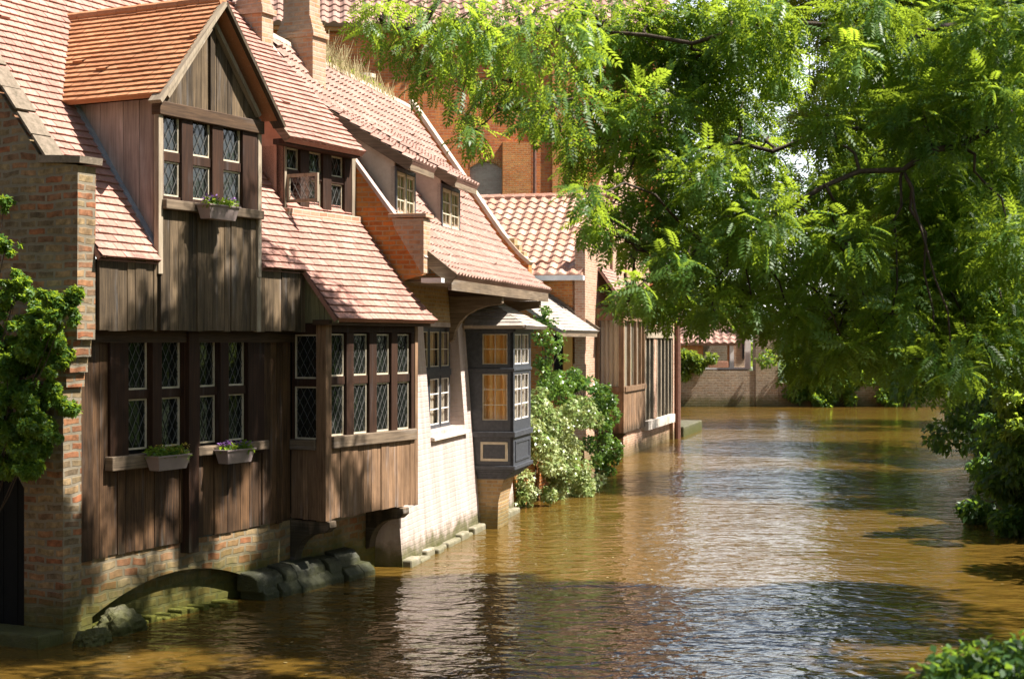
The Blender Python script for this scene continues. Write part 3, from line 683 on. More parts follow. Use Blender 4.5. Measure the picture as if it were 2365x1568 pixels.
mb = MB(); ed = [Ub + 0.14] + [x for l in bl_ for x in l] + [bU1 - 0.09]
for i in range(0, len(ed), 2): mb.box(FB, ed[i] + 0.002, ed[i + 1], 2.14, 3.60, -0.12, 0.0)
for l in bl_: mb.box(FB, l[0], l[1], yC, yB, -0.12, -0.03)
mb.box(FB, Ub + 0.142, bU1 - 0.092, 3.60, 3.74, -0.12, 0.008)
bwin = mb.build('window', M['wood_frame'], house, bevel=0.006)
leaded(bwin, FB, [(a, b, yB, yA) for a, b in bl_] + [(a, b, yD, yC) for a, b in bl_], -0.07)
mb = MB(); mb.box(SB, 0.01, 0.05, 2.10, 3.72, -0.1, -0.01); mb.box(SB, 0.05, Wb - 0.152, 2.84, 2.95, -0.1, -0.012); mb.box(SB, 0.05, Wb - 0.152, 3.57, 3.72, -0.1, -0.01)
swin = mb.build('window', M['wood_frame'], house)
leaded(swin, SB, [(0.05, Wb - 0.153, 2.95, 3.57), (0.05, Wb - 0.153, 2.10, 2.84)], -0.05, mring='cream')
mb = MB(); mb.box(FB, Ub - 0.1, bU1 + 0.2, 3.70, 3.775, -0.15, 0.12); mb.build('eave_board', M['wood_hd'], house)
# curved brackets under the bay
for u in (Ub + 0.03, 6.55):
    mb = MB(); prof = [(-0.04, 0.96), (Wb + 0.05, 0.96), (Wb + 0.06, 0.87), (Wb - 0.02, 0.80)]
    prof += [(0.0 + (Wb - 0.12) * (1 - math.sin(R(t))) * 0.95 + 0.03, 0.78 - 0.45 * (1 - math.cos(R(t)))) for t in range(10, 91, 16)] + [(-0.04, 0.30)]
    mb.prism(side(u), prof, -0.17, 0.0); mb.build('bracket', M['wood_h'], house, bevel=0.012)
# --- gabled dormer
dzE, dzR = 6.42, 7.83; Uc = 2.38; OV = 0.46; SL = (dzR - 6.47) / (Uc - 1.17)
def dl(a, s): L = math.hypot(Uc - 1.17, dzR - 6.47); t = s / L; return (a, 1.17 + (Uc - 1.17) * t, 6.47 + (dzR - 6.47) * t)
def dr(a, s): L = math.hypot(Uc - 1.17, dzR - 6.47); t = s / L; return (a, 3.59 - (3.59 - Uc) * t, 6.47 + (dzR - 6.47) * t)
LD = math.hypot(Uc - 1.17, dzR - 6.47)
tile_roof('dormer_roof', M['tile_dorm'], house, dl, [(-1.20, 0), (OV, 0), (OV, LD), (-2.2, LD)], 0.165, 0.095, 'plain', 0.022, 0.05)
tile_roof('dormer_roof', M['tile_dorm'], house, dr, [(-1.20, 0), (OV, 0), (OV, LD), (-2.2, LD)], 0.165, 0.095, 'plain', 0.022, 0.05)
mb = MB()
for i in range(8): mb.tube([(OV - 0.34 * i, Uc, dzR - 0.01), (OV - 0.34 * i - 0.335, Uc, dzR - 0.005)], 0.075, 9)
mb.build('ridge_tiles', M['tile_dorm'], house)
# gable boards, bargeboards
mb = MB(); gp = [(dU0 - 0.05, dzE), (dU1 + 0.03, dzE), (Uc, 7.72)]
boards(mb, FU, dU0 - 0.05, dU1 + 0.03, 0, 9, -0.04, 0.02, 0.17, poly=gp); mb.box(FU, Uc - 0.045, Uc + 0.045, dzE, 7.5, 0.02, 0.05); mb.build('gable_boarding', M['wood_up'], house)
mb = MB(); mb.beam((OV - 0.03, 1.10, 6.36), (OV - 0.03, Uc, dzR - 0.05), 0.05, 0.19, (1, 0, 0)); b1 = mb.build('bargeboard', M['wood_grey'], house)
mb = MB(); mb.beam((OV - 0.03, 3.66, 6.36), (OV - 0.03, Uc + 0.002, dzR - 0.05), 0.05, 0.19, (1, 0, 0)); mb.build('bargeboard', M['wood_up'], house)
for o_ in (b1,): pass
mb = MB(); mb.beam((UW + 0.05, dU0 + 0.03, dzE + 0.06), (UW + 0.05, Uc, 7.55), 0.06, 0.07, (1, 0, 0)); mb.beam((UW + 0.05, dU1 - 0.05, dzE + 0.06), (UW + 0.05, Uc + 0.01, 7.55), 0.06, 0.07, (1, 0, 0)); mb.build('gable_rafter', M['wood_grey'], house)
mb = MB(); mb.box(FU, dU0 - 0.09, dU1 + 0.08, dzE - 0.17, dzE, -0.08, 0.06); mb.build('gable_beam', M['wood_hd'], house, bevel=0.008)
# dormer cheeks
cp = [(UW, mz(UW) - 0.1), (UW, 6.46), (-1.13, 6.46), (-1.13, mz(-1.13) - 0.02)]
mb = MB(); boards(mb, side(dU0), -1.2, UW, 0, 9, -0.05, 0.0, 0.19, poly=cp); mb.build('dormer_cheek', M['wood_cheek'], house)
mb = MB(); boards(mb, side(dU1 + 0.04), -1.2, UW, 0, 9, -0.05, 0.0, 0.19, poly=cp); mb.build('dormer_cheek', M['wood_cheek'], house)
mb = MB(); mb.beam((UW - 0.02, dU0 - 0.03, mz(UW) + 0.04), (-1.13, dU0 - 0.03, mz(-1.13) + 0.04), 0.10, 0.03, (0, 0, 1)); mb.build('dormer_flashing', M['lead_dark'], house)
# dormer window
d1 = [(1.45, 1.80), (2.02, 2.41), (2.64, 3.05)]
mb = MB(); ed = [dU0] + [x for l in d1 for x in l] + [dU1 - 0.02]
for i in range(0, len(ed), 2):
    if ed[i + 1] - ed[i] > 0.01: mb.box(FU, ed[i] + 0.001, ed[i + 1], 5.14, dzE - 0.06, -0.12, 0.02)
for l in d1: mb.box(FU, l[0], l[1], 5.70, 5.82, -0.12, -0.01); mb.box(FU, l[0], l[1], 5.14, 5.27, -0.12, 0.0)
dwin = mb.build('window', M['wood_frame'], house, bevel=0.006)
leaded(dwin, FU, [(a, b, 5.82, 6.36) for a, b in d1] + [(a, b, 5.27, 5.70) for a, b in d1], -0.05)
mb = MB(); mb.box(FU, dU0 - 0.02, dU1 + 0.02, 5.10, 5.22, -0.05, 0.10); mb.build('dormer_sill', M['wood_h'], house, bevel=0.012)
# --- second dormer, shed roof
W2 = -0.37; F2 = front(W2); e0, e1 = 4.86, 6.74
d2 = lambda a, s: (-0.06 - s * 0.667, a, 6.36 + s * 0.745)
tile_roof('dormer_roof', M['tile'], house, d2, [(4.56, 0), (6.58, 0), (6.10, 3.3), (4.56, 3.3)], 0.165, 0.112, 'plain', 0.024, 0.08)
mb = MB(); mb.beam((-0.06, 4.54, 6.33), (-1.9, 4.54, 6.33 + 1.84 * 1.117), 0.03, 0.12, (0, 0, 1)); mb.build('verge_board', M['wood_h'], house)
mb = MB(); ed = [e0, 4.90, 5.27, 5.50, 5.86, 6.09, 6.45, e1]
for i in range(0, 8, 2): mb.box(F2, ed[i], ed[i + 1], 5.36, 6.34, -0.12, 0.02)
for i in (1, 3, 5): mb.box(F2, ed[i], ed[i + 1], 5.86, 5.97, -0.12, 0.0); mb.box(F2, ed[i], ed[i + 1], 6.28, 6.34, -0.12, 0.005)
mb.box(F2, e0 - 0.25, e1 - 0.1, 6.28, 6.36, 0.0, 0.22)
w2 = mb.build('window', M['wood_frame'], house, bevel=0.006)
leaded(w2, F2, [(ed[i], ed[i + 1], 5.97, 6.28) for i in (1, 3, 5)] + [(ed[i], ed[i + 1], 5.45, 5.86) for i in (3, 5)], -0.05)
so = side(4.93); mb = MB(); ring(mb, so, W2 + 0.02, W2 + 0.56, 5.47, 5.88, 0.045, -0.02, 0.02); cs_ = mb.build('casement', M['wood_grey'], w2)
mb = MB(); mb.poly([so(W2 + 0.05, 5.50, 0), so(W2 + 0.53, 5.50, 0), so(W2 + 0.53, 5.85, 0), so(W2 + 0.05, 5.85, 0)]); mb.build('pane', M['glass_clear'], w2)
mb = MB(); lattice(mb, so, W2 + 0.05, W2 + 0.53, 5.50, 5.85, 0, 0.105); mb.build('lattice', M['came'], w2)
mb = MB(); mb.box(F2, e0, e1, 5.45, 6.3, -0.5, -0.16); mb.build('dormer_inside', M['dark'], house)
mb = MB(); mb.box(F2, e0 - 0.06, e1 + 0.04, 5.28, 5.39, -0.05, 0.12); mb.build('dormer_sill', M['brick_pink'], house, bevel=0.012)
mb = MB(); cq = [(W2, mz(W2) - 0.1), (W2, 6.55), (-2.2, 8.45), (-2.2, mz(-2.2) - 0.05)]
mb.prism(side(e0), cq, -0.06, 0.0); mb.prism(side(e1 + 0.0), cq, -0.06, 0.0); mb.build('dormer_cheek', M['plaster_pink'], house)
mb = MB(); mb.box(F2, e0, e0 + 0.05, 5.3, 6.34, -0.05, 0.03); mb.build('corner_post', M['wood_grey'], house)
mb = MB(); mb.box(F2, e1 - 0.10, e1 + 0.01, 5.3, 6.34, -0.05, 0.03); mb.build('corner_post', M['wood_grey'], house)
# --- chimneys
def chimney(W0, W1, U0, U1, zb, zs, zt, label):
    mb = MB()
    mb.box(ident, W0, W1, U0, U1, zb, zs); mb.box(ident, W0 - 0.04, W1 + 0.04, U0 - 0.04, U1 + 0.04, zs - 0.06, zs + 0.03)
    q = 0.09
    for i in range(5):
        e = q * (i + 1) / 5 - 0.02; mb.box(ident, W0 + e, W1 - e, U0 + e * 0.5, U1 - e * 0.5, zs + 0.03 + 0.05 * i, zs + 0.03 + 0.05 * (i + 1))
    mb.box(ident, W0 + q, W1 - q, U0 + 0.04, U1 - 0.04, zs + 0.28, zt); mb.box(ident, W0 + q - 0.04, W1 - q + 0.04, U0 + 0.0, U1 - 0.0, zt, zt + 0.1)
    return mb.build('chimney', M['brick_chim'], house)
chimney(-2.14, -1.6, 6.04, 6.33, 7.0, 8.60, 10.2, '')
chimney(-2.30, -1.6, 7.42, 7.80, 6.3, 8.48, 10.2, '')

# ================================================================== WHITEWASHED HOUSE (frame B)
hb = frame_root('whitewashed_house', 'whitewashed brick house with weathered pantile roof, two narrow shed dormers and blue-black bay window', 'house', B)
LEAN = 0.075
def FBat(z): return -LEAN * z
TW_ = lambda a, b, d: (d - LEAN * b, a, b)                       # the leaning front wall
wu0, wu1, wz0, wz1 = 2.15, 4.45, 1.95, 3.72
mb = MB(); wall_holes(mb, TW_, 0.0, 8.0, -0.9, 4.45, [(wu0, wu1, wz0, wz1), (5.0, 6.55, 1.0, 3.75)], -0.45, 0.0)
mb.build('front_wall', M['brick_white'], hb)
mb = MB(); mb.prism(side(0.002), [(-3.5, -0.9), (-0.002, -0.9), (-0.33, 4.4), (-3.5, 4.4)], -0.4, 0.0); mb.prism(side(7.6), [(-4.2, -0.9), (-0.002, -0.9), (-0.33, 4.4), (-4.2, 4.4)], -0.4, 0.0); mb.build('side_wall', M['brick_yellow'], hb)
mb = MB(); mb.prism(lambda a, b, d: (d - LEAN * b + 0.004, a, b), [(0.02, 3.80), (4.98, 3.80), (4.98, 4.42), (0.02, 4.42)], -0.3, 0.0); mb.build('upper_wall_bounce_tone', M['brick_yellow'], hb)  # ochre overlay: yellow light bounced under the eave, put into the colour
# mossy stone footing
mb = MB(); u = 0.02
while u < 7.9:
    l = random.uniform(0.3, 0.6); mb.box(front(0), u, min(u + l - 0.02, 7.95), -0.9, 0.07 + random.uniform(-0.04, 0.06), -0.3, 0.10 + random.uniform(-0.04, 0.05)); u += l
mb.build('footing_stones', M['stone_pale'], hb, bevel=0.03)
# main roof with a flared foot
prof = [(0.0, 0.75, 4.47), (0.40, 0.42, 4.70), (0.85, 0.08, 5.02), (1.35, -0.26, 5.42), (2.6, -0.98, 6.45), (4.82, -2.25, 8.27)]
def roofB(a, s):
    for i in range(len(prof) - 1):
        s0, w0, z0 = prof[i]; s1, w1, z1 = prof[i + 1]
        if s <= s1 or i == len(prof) - 2:
            t = (s - s0) / (s1 - s0); return (w0 + (w1 - w0) * t, a, z0 + (z1 - z0) * t)
def rzB(W):
    for i in range(len(prof) - 1):
        if prof[i + 1][1] <= W: t = (W - prof[i][1]) / (prof[i + 1][1] - prof[i][1]); return prof[i][2] + (prof[i + 1][2] - prof[i][2]) * t
    return 8.27
tile_roof('roof', M['pantile'], hb, roofB, [(0.25, 0), (7.95, 0), (7.9, 4.8), (0.12, 4.8), (0.12, 1.0)], 0.205, 0.20, 'pan', 0.03, 0.06, 0.012)
mb = MB()
for i in range(20): mb.tube([(-2.27, 0.1 + 0.40 * i, 8.27), (-2.27, 0.1 + 0.40 * i + 0.39, 8.275)], 0.10, 8)
mb.build('ridge_tiles', M['mortar'], hb)
# left and right parapets
zt = lambda W: 4.76 + (0.31 - W) * 1.34
mb = MB(); mb.prism(side(0.02), [(0.32, 4.50), (0.33, zt(0.33)), (-2.3, zt(-2.3)), (-4.6, 5.2), (-4.6, 4.3), (-0.4, 4.3)], -0.16, 0.0); pL = mb.build('parapet', M['brick_orange'], hb)  # orange brick tone also carries the light bounced onto this face
mb = MB(); mb.beam((0.34, 0.10, zt(0.34) + 0.03), (-2.3, 0.10, zt(-2.3) + 0.03), 0.22, 0.05, (0, 0, 1)); mb.build('parapet_coping', M['lead'], hb)
mb = MB(); S8 = side(8.0)
zp = lambda W: rzB(max(W, -2.2)) + 0.20
pts = [(0.30, 4.75)] + [(w_, zp(w_)) for w_ in (0.30, 0.1, -0.26, -1.0, -2.2)] + [(-4.4, 5.6), (-4.4, 4.4), (-0.4, 4.4)]
mb.prism(S8, pts, -0.28, 0.04); mb.build('parapet', M['brick_orange'], hb)
mb = MB(); pp = [(0.32, zp(0.30)), (0.1, zp(0.1)), (-0.26, zp(-0.26)), (-1.0, zp(-1.0)), (-2.2, zp(-2.2))]
for i in range(4): mb.beam((pp[i][0], 8.12, pp[i][1] + 0.035), (pp[i + 1][0], 8.12, pp[i + 1][1] + 0.035), 0.36, 0.07, (0, 0, 1))
mb.build('parapet_coping', M['mortar'], hb)
mb = MB()
mb.prism(side(-0.03), [(-0.17, 5.36), (-0.13, 5.22), (0.30, 4.52), (0.345, 4.52), (0.345, 5.36)], -0.38, 0.0)
mb.box(ident, -0.22, 0.39, -0.06, 0.40, 5.37, 5.43); mb.build('kneeler', M['brick_chim'], hb, bevel=0.006)
mb = MB()
for i in range(4): mb.box(ident, -0.25, 0.30 - 0.10 * i, 8.0, 8.3, 5.0 + 0.14 * i, 5.14 + 0.14 * i)
mb.build('kneeler', M['brick_yellow'], hb, bevel=0.006)
# eave board, verge board, brackets
mb = MB(); mb.box(front(0.72), 0.22, 7.9, 4.26, 4.43, -0.06, 0.0); mb.box(front(0.1), 0.22, 7.9, 4.40, 4.43, -0.2, 0.55); mb.build('eave_board', M['wood_h'], hb)
mb = MB(); mb.beam((0.76, 0.20, 4.42), (0.2, 0.20, 4.86), 0.05, 0.20, (0, 0, 1)); mb.build('verge_board', M['wood_h'], hb)
for u in (3.95, 7.3):
    mb = MB(); pr = [(-0.30, 4.26), (0.66, 4.26), (0.66, 4.15)] + [(0.62 - 0.85 * math.sin(R(t)), 4.12 - 0.62 * (1 - math.cos(R(t)))) for t in range(0, 91, 15)] + [(-0.30, 3.45)]
    mb.prism(side(u), pr, -0.16, 0.0); mb.build('bracket', M['wood_h'], hb)
mb = MB(); mb.box(front(-0.1), 3.9, 7.6, 4.27, 4.39, -0.2, 0.74); mb.build('eave_soffit', M['wood_hd'], hb)
mb = MB(); mb.box(front(0.0), -0.02, 0.35, 4.37, 4.44, 0.3, 0.62); mb.build('gutter_end', M['zinc'], hb)
# front window, three lights over two rows
T3 = front(-0.42)
mb = MB(); mb.box(T3, wu0 - 0.02, wu1 + 0.02, wz0 - 0.02, wz1 + 0.02, -0.75, -0.70); mb.build('window_inside', M['net'], hb)
mu = [(wu0, wu0 + 0.72), (wu0 + 0.72, wu0 + 1.46), (wu0 + 1.46, wu0 + 2.14)]
for (a, b) in mu:
    sash(hb, T3, a + 0.02, b - 0.02, 2.98, 3.68, 1, 2, 0.02, 'black', 'cream', 0.045)
    sash(hb, T3, a + 0.02, b - 0.02, 1.97, 2.86, 1, 3, 0.02, 'black', 'white', 0.045, cur='net')
mb = MB(); mb.box(T3, wu0, wu0 + 2.16, 2.86, 2.98, -0.05, 0.06); mb.box(T3, wu0, wu0 + 2.16, 3.68, 3.72, -0.05, 0.05); mb.box(T3, wu0, wu0 + 2.16, 1.95, 1.97, -0.05, 0.05)
for a in (mu[1][0], mu[2][0]): mb.box(T3, a - 0.02, a + 0.02, 1.97, 2.86, -0.05, 0.055); mb.box(T3, a - 0.02, a + 0.02, 2.98, 3.68, -0.05, 0.055)
mb.build('window_frame', M['black'], hb)
mb = MB(); mb.prism(lambda a, b, d: (a, d, b), [(-0.50, 1.84), (-0.06, 1.80), (-0.06, 1.86), (-0.50, 1.95)], wu0 - 0.05, wu1 + 0.05); mb.build('window_sill', M['stone_pale'], hb, bevel=0.01)
# bay window, blue-black
by0, by1, bw0, bw1 = 5.0, 6.55, -0.4, 0.64
SBb = side(by0); FBb = front(bw1)
mb = MB()
wall_holes(mb, SBb, bw0, bw1, 1.10, 3.70, [(0.03, 0.545, 1.99, 2.88), (0.03, 0.545, 3.02, 3.62)], -0.06, 0.0)
wall_holes(mb, FBb, by0, by1, 1.10, 3.70, [(by0 + 0.12, by1 - 0.12, 1.99, 2.88), (by0 + 0.12, by1 - 0.12, 3.02, 3.62)], -0.06, -0.001)
mb.box(SBb, bw0, bw1 + 0.03, 1.70, 1.80, -0.02, 0.045); mb.box(FBb, by0 - 0.04, by1 + 0.04, 1.70, 1.80, -0.02, 0.04)
mb.box(SBb, bw0, bw1 + 0.02, 2.92, 2.97, 0, 0.025); mb.box(FBb, by0 - 0.02, by1 + 0.02, 2.92, 2.97, 0, 0.02)
mb.box(SBb, bw0, bw1 + 0.03, 1.10, 1.17, 0, 0.045); mb.box(FBb, by0 - 0.04, by1 + 0.04, 1.10, 1.17, 0, 0.04)
mb.box(SBb, bw0, bw1 + 0.05, 3.64, 3.72, 0, 0.05); mb.box(FBb, by0 - 0.05, by1 + 0.05, 3.64, 3.72, 0, 0.05)
for i in range(4):
    e = 0.05 * i + 0.005; mb.box(ident, bw0, bw1 - e, by0 + e * 0.3, by1 - e, 1.10 - 0.045 * (i + 1), 1.10 - 0.045 * i - 0.002)
mb.build('bay_window', M['black'], hb, bevel=0.006)
mb = MB(); ring(mb, SBb, 0.02, 0.53, 1.26, 1.61, 0.045, 0.0, 0.014); mb.build('panel_moulding', M['cream'], hb)
mb = MB(); ring(mb, FBb, by0 + 0.15, by1 - 0.15, 1.24, 1.62, 0.04, 0.0, 0.014); mb.build('panel_moulding', M['black'], hb)
sash(hb, SBb, 0.03, 0.545, 1.99, 2.88, 2, 3, -0.03, 'black', 'cream', 0.02, 'curtain_o', 0.018, 0.10)
sash(hb, SBb, 0.03, 0.545, 3.02, 3.62, 2, 2, -0.03, 'black', 'cream', 0.02, 'curtain_o', 0.018, 0.10)
for k in range(2):
    h_ = (by1 - by0 - 0.24) / 2; q = by0 + 0.12 + k * h_
    sash(hb, FBb, q, q + h_, 1.99, 2.88, 2, 3, -0.03, 'black', 'white', 0.02, 'net', 0.02, 0.08); sash(hb, FBb, q, q + h_, 3.02, 3.62, 2, 2, -0.03, 'black', 'white', 0.02, 'net', 0.02, 0.08)
mb = MB(); mb.box(ident, bw0 - 0.3, bw0 - 0.1, by0 + 0.06, by1 - 0.06, 1.8, 3.7); mb.build('bay_inside', M['curtain'], hb)  # inner panel coloured cream to bounce light onto the curtains
# slate hip roof over the bay
zE, zT_ = 3.74, 4.36; rw = 0.92
def hipF(a, s): L = math.hypot(rw + 0.15, zT_ - zE); t = s / L; return (rw - (rw + 0.15) * t, a, zE + (zT_ - zE) * t)
LF = math.hypot(rw + 0.15, zT_ - zE)
def hipL(a, s): L = math.hypot(0.75, zT_ - zE); t = s / L; return (a, by0 - 0.22 + 0.75 * t, zE + (zT_ - zE) * t)
LL = math.hypot(0.75, zT_ - zE)
tile_roof('bay_roof', M['slate'], hb, hipF, [(by0 - 0.22, 0), (by1 + 0.22, 0), (by1 - 0.5, LF), (by0 + 0.53, LF)], 0.17, 0.12, 'slate', 0.014, 0.05)
tile_roof('bay_roof', M['slate'], hb, hipL, [(-0.25, 0), (rw, 0), (-0.15, LL), (-0.25, LL)], 0.17, 0.10, 'slate', 0.014, 0.05)
# pier under the bay
mb = MB(); mb.prism(side(by0 + 0.06), [(-0.3, -0.9), (0.30, -0.9), (0.34, 0.5), (0.44, 0.92), (-0.3, 0.92)], -0.9, 0.0); mb.build('bay_pier', M['brick_yellow'], hb)
# shed dormers
for (u0, u1) in ((0.40, 1.50), (3.15, 4.42)):
    wd = -0.25; Fd = front(wd)
    sash(hb, Fd, u0 + 0.05, (u0 + u1) / 2 - 0.015, 5.47, 6.14, 2, 3, 0.0, 'cream', 'cream', 0.035, 'curtain', 0.02, 0.08)
    sash(hb, Fd, (u0 + u1) / 2 + 0.015, u1 - 0.05, 5.47, 6.14, 2, 3, 0.0, 'cream', 'cream', 0.035, 'curtain', 0.02, 0.08)
    mb = MB(); ring(mb, Fd, u0, u1, 5.40, 6.21, 0.06, -0.06, 0.03); mb.box(Fd, (u0 + u1) / 2 - 0.014, (u0 + u1) / 2 + 0.014, 5.46, 6.15, -0.03, 0.03); mb.box(Fd, u0 + 0.061, u1 - 0.061, 5.46, 6.15, -0.2, -0.16); mb.build('dormer_frame', M['black'], hb)
    dz = lambda W: 6.27 + (0.08 - W) * 0.62
    mb = MB(); cq = [(wd, 5.36), (wd, dz(wd) - 0.05), (-1.55, dz(-1.55) - 0.05), (-1.6, dz(-1.55) - 0.15)]
    mb.prism(side(u0), cq, -0.06, 0.0); mb.prism(side(u1), cq, -0.0, 0.06); mb.build('dormer_cheek', M['plaster_grey'], hb)
    dd = lambda a, s: (0.08 - s * 0.85, a, 6.27 + s * 0.527)
    tile_roof('dormer_roof', M['pantile'], hb, dd, [(u0 - 0.16, 0), (u1 + 0.14, 0), (u1 + 0.14, 2.05), (u0 - 0.16, 2.05)], 0.205, 0.20, 'pan', 0.025, 0.05)
    mb = MB(); mb.beam((0.06, u0 - 0.17, 6.19), (-1.62, u0 - 0.17, 6.19 + 1.68 * 0.62), 0.03, 0.16, (0, 0, 1)); mb.box(front(0.05), u0 - 0.15, u1 + 0.14, 6.13, 6.22, -0.04, 0.0); mb.build('dormer_eave_board', M['wood_h'], hb)
    mb = MB(); mb.beam((wd, u0 - 0.05, rzB(wd) + 0.05), (-1.55, u0 - 0.05, rzB(-1.55) + 0.05), 0.12, 0.025, (0, 0, 1)); mb.box(front(wd), u0 - 0.08, u1 + 0.06, 5.36, 5.40, -0.02, 0.10)
    mb.build('dormer_flashing', M['lead'], hb)
mb = MB(); mb.tube([(-2.9, 7.0, 7.6), (-2.9, 7.0, 8.75)], 0.20, 10); mb.tube([(-2.9, 7.0, 8.75), (-2.9, 7.0, 8.83)], 0.26, 10); mb.build('chimney', M['mortar'], hb)

# ================================================================== FAR BRICK HOUSE (frame C)
hc = frame_root('far_brick_house', 'brick house at the canal bend with red pantile roof, timber oriel and tall barred windows', 'house', C)
UC0 = -1.5; WC = -0.85
mb = MB(); gT = C.z(1360, 430, WC)
mb.prism(front(WC), [(UC0, -0.9), (9.2, -0.9), (9.2, 7.4), (4.4, 10.0), (UC0, 5.5)], -0.35, 0.0); mb.build('canal_wall', M['brick_pink'], hc)
mb = MB(); mb.prism(side(UC0), [(-7.5, -0.9), (WC - 0.002, -0.9), (WC - 0.002, 5.3), (-7.5, 5.3)], -0.3, 0.0); mb.build('side_wall', M['brick_orange'], hc)
zEv = C.zU(1345, 636, UC0 - 0.25)
def rC(a, s): return (a, UC0 - 0.25 + s * 0.80, zEv + s * 0.60)
wl = C.W(1205, 2.0)
topL = (C.zU(1260, 474, 1.6) - zEv) / 0.6
tile_roof('roof', M['pantile_red'], hc, rC, [(-7.6, 0), (WC - 0.02, 0), (WC - 0.02, 4.3), (-7.6, 4.3)], 0.33, 0.30, 'pan', 0.035, 0.08)
mb = MB()
for i in range(17): mb.tube([(-7.5 + 0.41 * i, UC0 - 0.25 + 4.3 * 0.8, zEv + 4.3 * 0.6), (-7.5 + 0.41 * i + 0.40, UC0 - 0.25 + 4.3 * 0.8, zEv + 4.3 * 0.6 + 0.01)], 0.12, 8)
mb.build('ridge_tiles', M['pantile_red'], hc)
mb = MB(); mb.prism(lambda a, b, d: (d, a, b), [(UC0 - 0.42, zEv - 0.14), (UC0 - 0.2, zEv - 0.14), (UC0 - 0.2, zEv - 0.02), (UC0 - 0.42, zEv + 0.0)], -7.5, WC + 0.05); mb.build('gutter', M['zinc'], hc)
mb = MB(); mb.box(front(WC + 0.04), UC0 - 0.1, UC0 + 0.25, 2.8, zEv + 0.9, -0.3, 0.0); mb.box(front(WC + 0.04), UC0 - 0.1, UC0 + 0.25, 0.5, 2.8, -0.35, 0.03); mb.build('wall_pier', M['brick_pink'], hc)
mb = MB(); mb.box(front(WC), 2.2, 2.38, 4.2, 8.0, 0, 0.06); mb.box(front(WC), 4.6, 4.75, 4.2, 7.0, 0, 0.06); mb.build('iron_downpipe', M['iron'], hc)
# lean-to with slates
lw0, lz0 = C.W(1250, UC0), C.zU(1250, 674, UC0); lw1, lz1 = C.W(1383, UC0), C.zU(1383, 765, UC0)
Lln = math.hypot(lw1 - lw0, lz0 - lz1)
def lean(a, s): t = s / Lln; return (lw1 + (lw0 - lw1) * t, a, lz1 + (lz0 - lz1) * t)
tile_roof('lean_to_roof', M['slate'], hc, lean, [(-6.2, 0), (UC0 + 0.05, 0), (UC0 + 0.05, Lln), (-6.2, Lln)], 0.2, 0.15, 'slate', 0.015, 0.08)
mb = MB(); mb.box(front(lw1 - 0.05), -6.1, UC0, lz1 - 0.16, lz1 - 0.03, -0.08, 0); mb.beam((lw1, UC0 - 0.02, lz1 + 0.02), (lw0, UC0 - 0.02, lz0 + 0.05), 0.08, 0.14, (0, 0, 1)); mb.build('lean_to_beam', M['wood_h'], hc)
mb = MB(); mb.box(side(UC0), C.W(1302, UC0), C.W(1323, UC0), 2.2, lz1 - 0.1, 0, 0.06); mb.build('shutter', M['curtain_o'], hc)
mb = MB(); mb.box(side(UC0), C.W(1280, UC0), C.W(1300, UC0), 2.2, lz1 - 0.1, 0, 0.03); mb.build('window', M['dark'], hc)
# timber oriel
oz0, oz1, oz2, oz3 = 0.74, 1.95, 2.10, 4.06; oU1 = 3.6
SC = side(0.0); FC = front(0.0)
mb = MB(); boards(mb, SC, WC, -0.12, oz0, oz1, -0.05, 0, 0.18); boards(mb, FC, 0.12, oU1 - 0.1, oz0, oz1, -0.05, 0, 0.22)
mb.box(SC, WC, 0.02, oz1, oz2, -0.1, 0.04); mb.box(FC, 0.1, oU1, oz1, oz2, -0.1, 0.05); mb.box(ident, -0.14, 0.01, -0.01, 0.13, oz0, oz3 + 0.3); mb.box(ident, -0.12, 0.005, oU1 - 0.12, oU1, oz0, oz3 + 0.3)
mb.box(SC, WC, -0.14, oz3, oz3 + 0.36, -0.1, 0.0); mb.box(FC, 0.13, oU1 - 0.12, oz3, oz3 + 0.36, -0.1, 0.0)
for u in (0.95, 2.0, 2.8): mb.box(FC, u, u + 0.1, oz2, oz3, -0.08, 0.02)
mb.box(SC, WC, WC + 0.09, oz2, oz3, -0.08, 0.0)
mb.build('oriel', M['wood_bay'], hc)
mb = MB(); mb.poly([SC(WC + 0.09, oz2, -0.05), SC(-0.14, oz2, -0.05), SC(-0.14, oz3, -0.05), SC(WC + 0.09, oz3, -0.05)]); mb.poly([FC(0.13, oz2, -0.05), FC(oU1 - 0.12, oz2, -0.05), FC(oU1 - 0.12, oz3, -0.05), FC(0.13, oz3, -0.05)]); op = mb.build('oriel_pane', M['glass_clear'], hc)
mb = MB(); curtain(mb, FC, 0.15, oU1 - 0.14, oz2, oz3, -0.14, 14); curtain(mb, SC, WC + 0.1, -0.2, oz2, oz3, -0.35, 4); mb.build('curtain', M['net'], op)
mb = MB(); mb.box(ident, WC + 0.02, -0.05, 0.05, oU1 - 0.05, oz0 + 0.02, oz0 + 0.1); mb.box(ident, WC + 0.02, -0.6, 0.6, oU1 - 0.05, oz1, oz3); mb.build('oriel_inside', M['dark'], hc)
def orf(a, s): return (0.16 - s * 0.62, a, oz3 + 0.36 + s * 0.78)
tile_roof('oriel_roof', M['pantile'], hc, orf, [(-0.2, 0), (oU1 + 0.1, 0), (oU1 - 0.9, 1.6), (0.35, 1.6)], 0.2, 0.14, 'slate', 0.02, 0.06)
# base wall, bracket
mb = MB(); mb.prism(front(-0.1), [(0.5, -0.9), (9.1, -0.9), (9.1, 0.72), (oU1, 0.72), (0.5, 0.7)], -0.8, 0.0); mb.build('base_wall', M['brick_pink'], hc)
mb = MB(); mb.prism(side(0.3), [(-0.9, 0.72), (0.0, 0.72), (-0.1, 0.58), (-0.5, 0.45), (-0.75, 0.1), (-0.9, 0.0)], -0.2, 0.0); mb.build('bracket', M['wood_h'], hc)
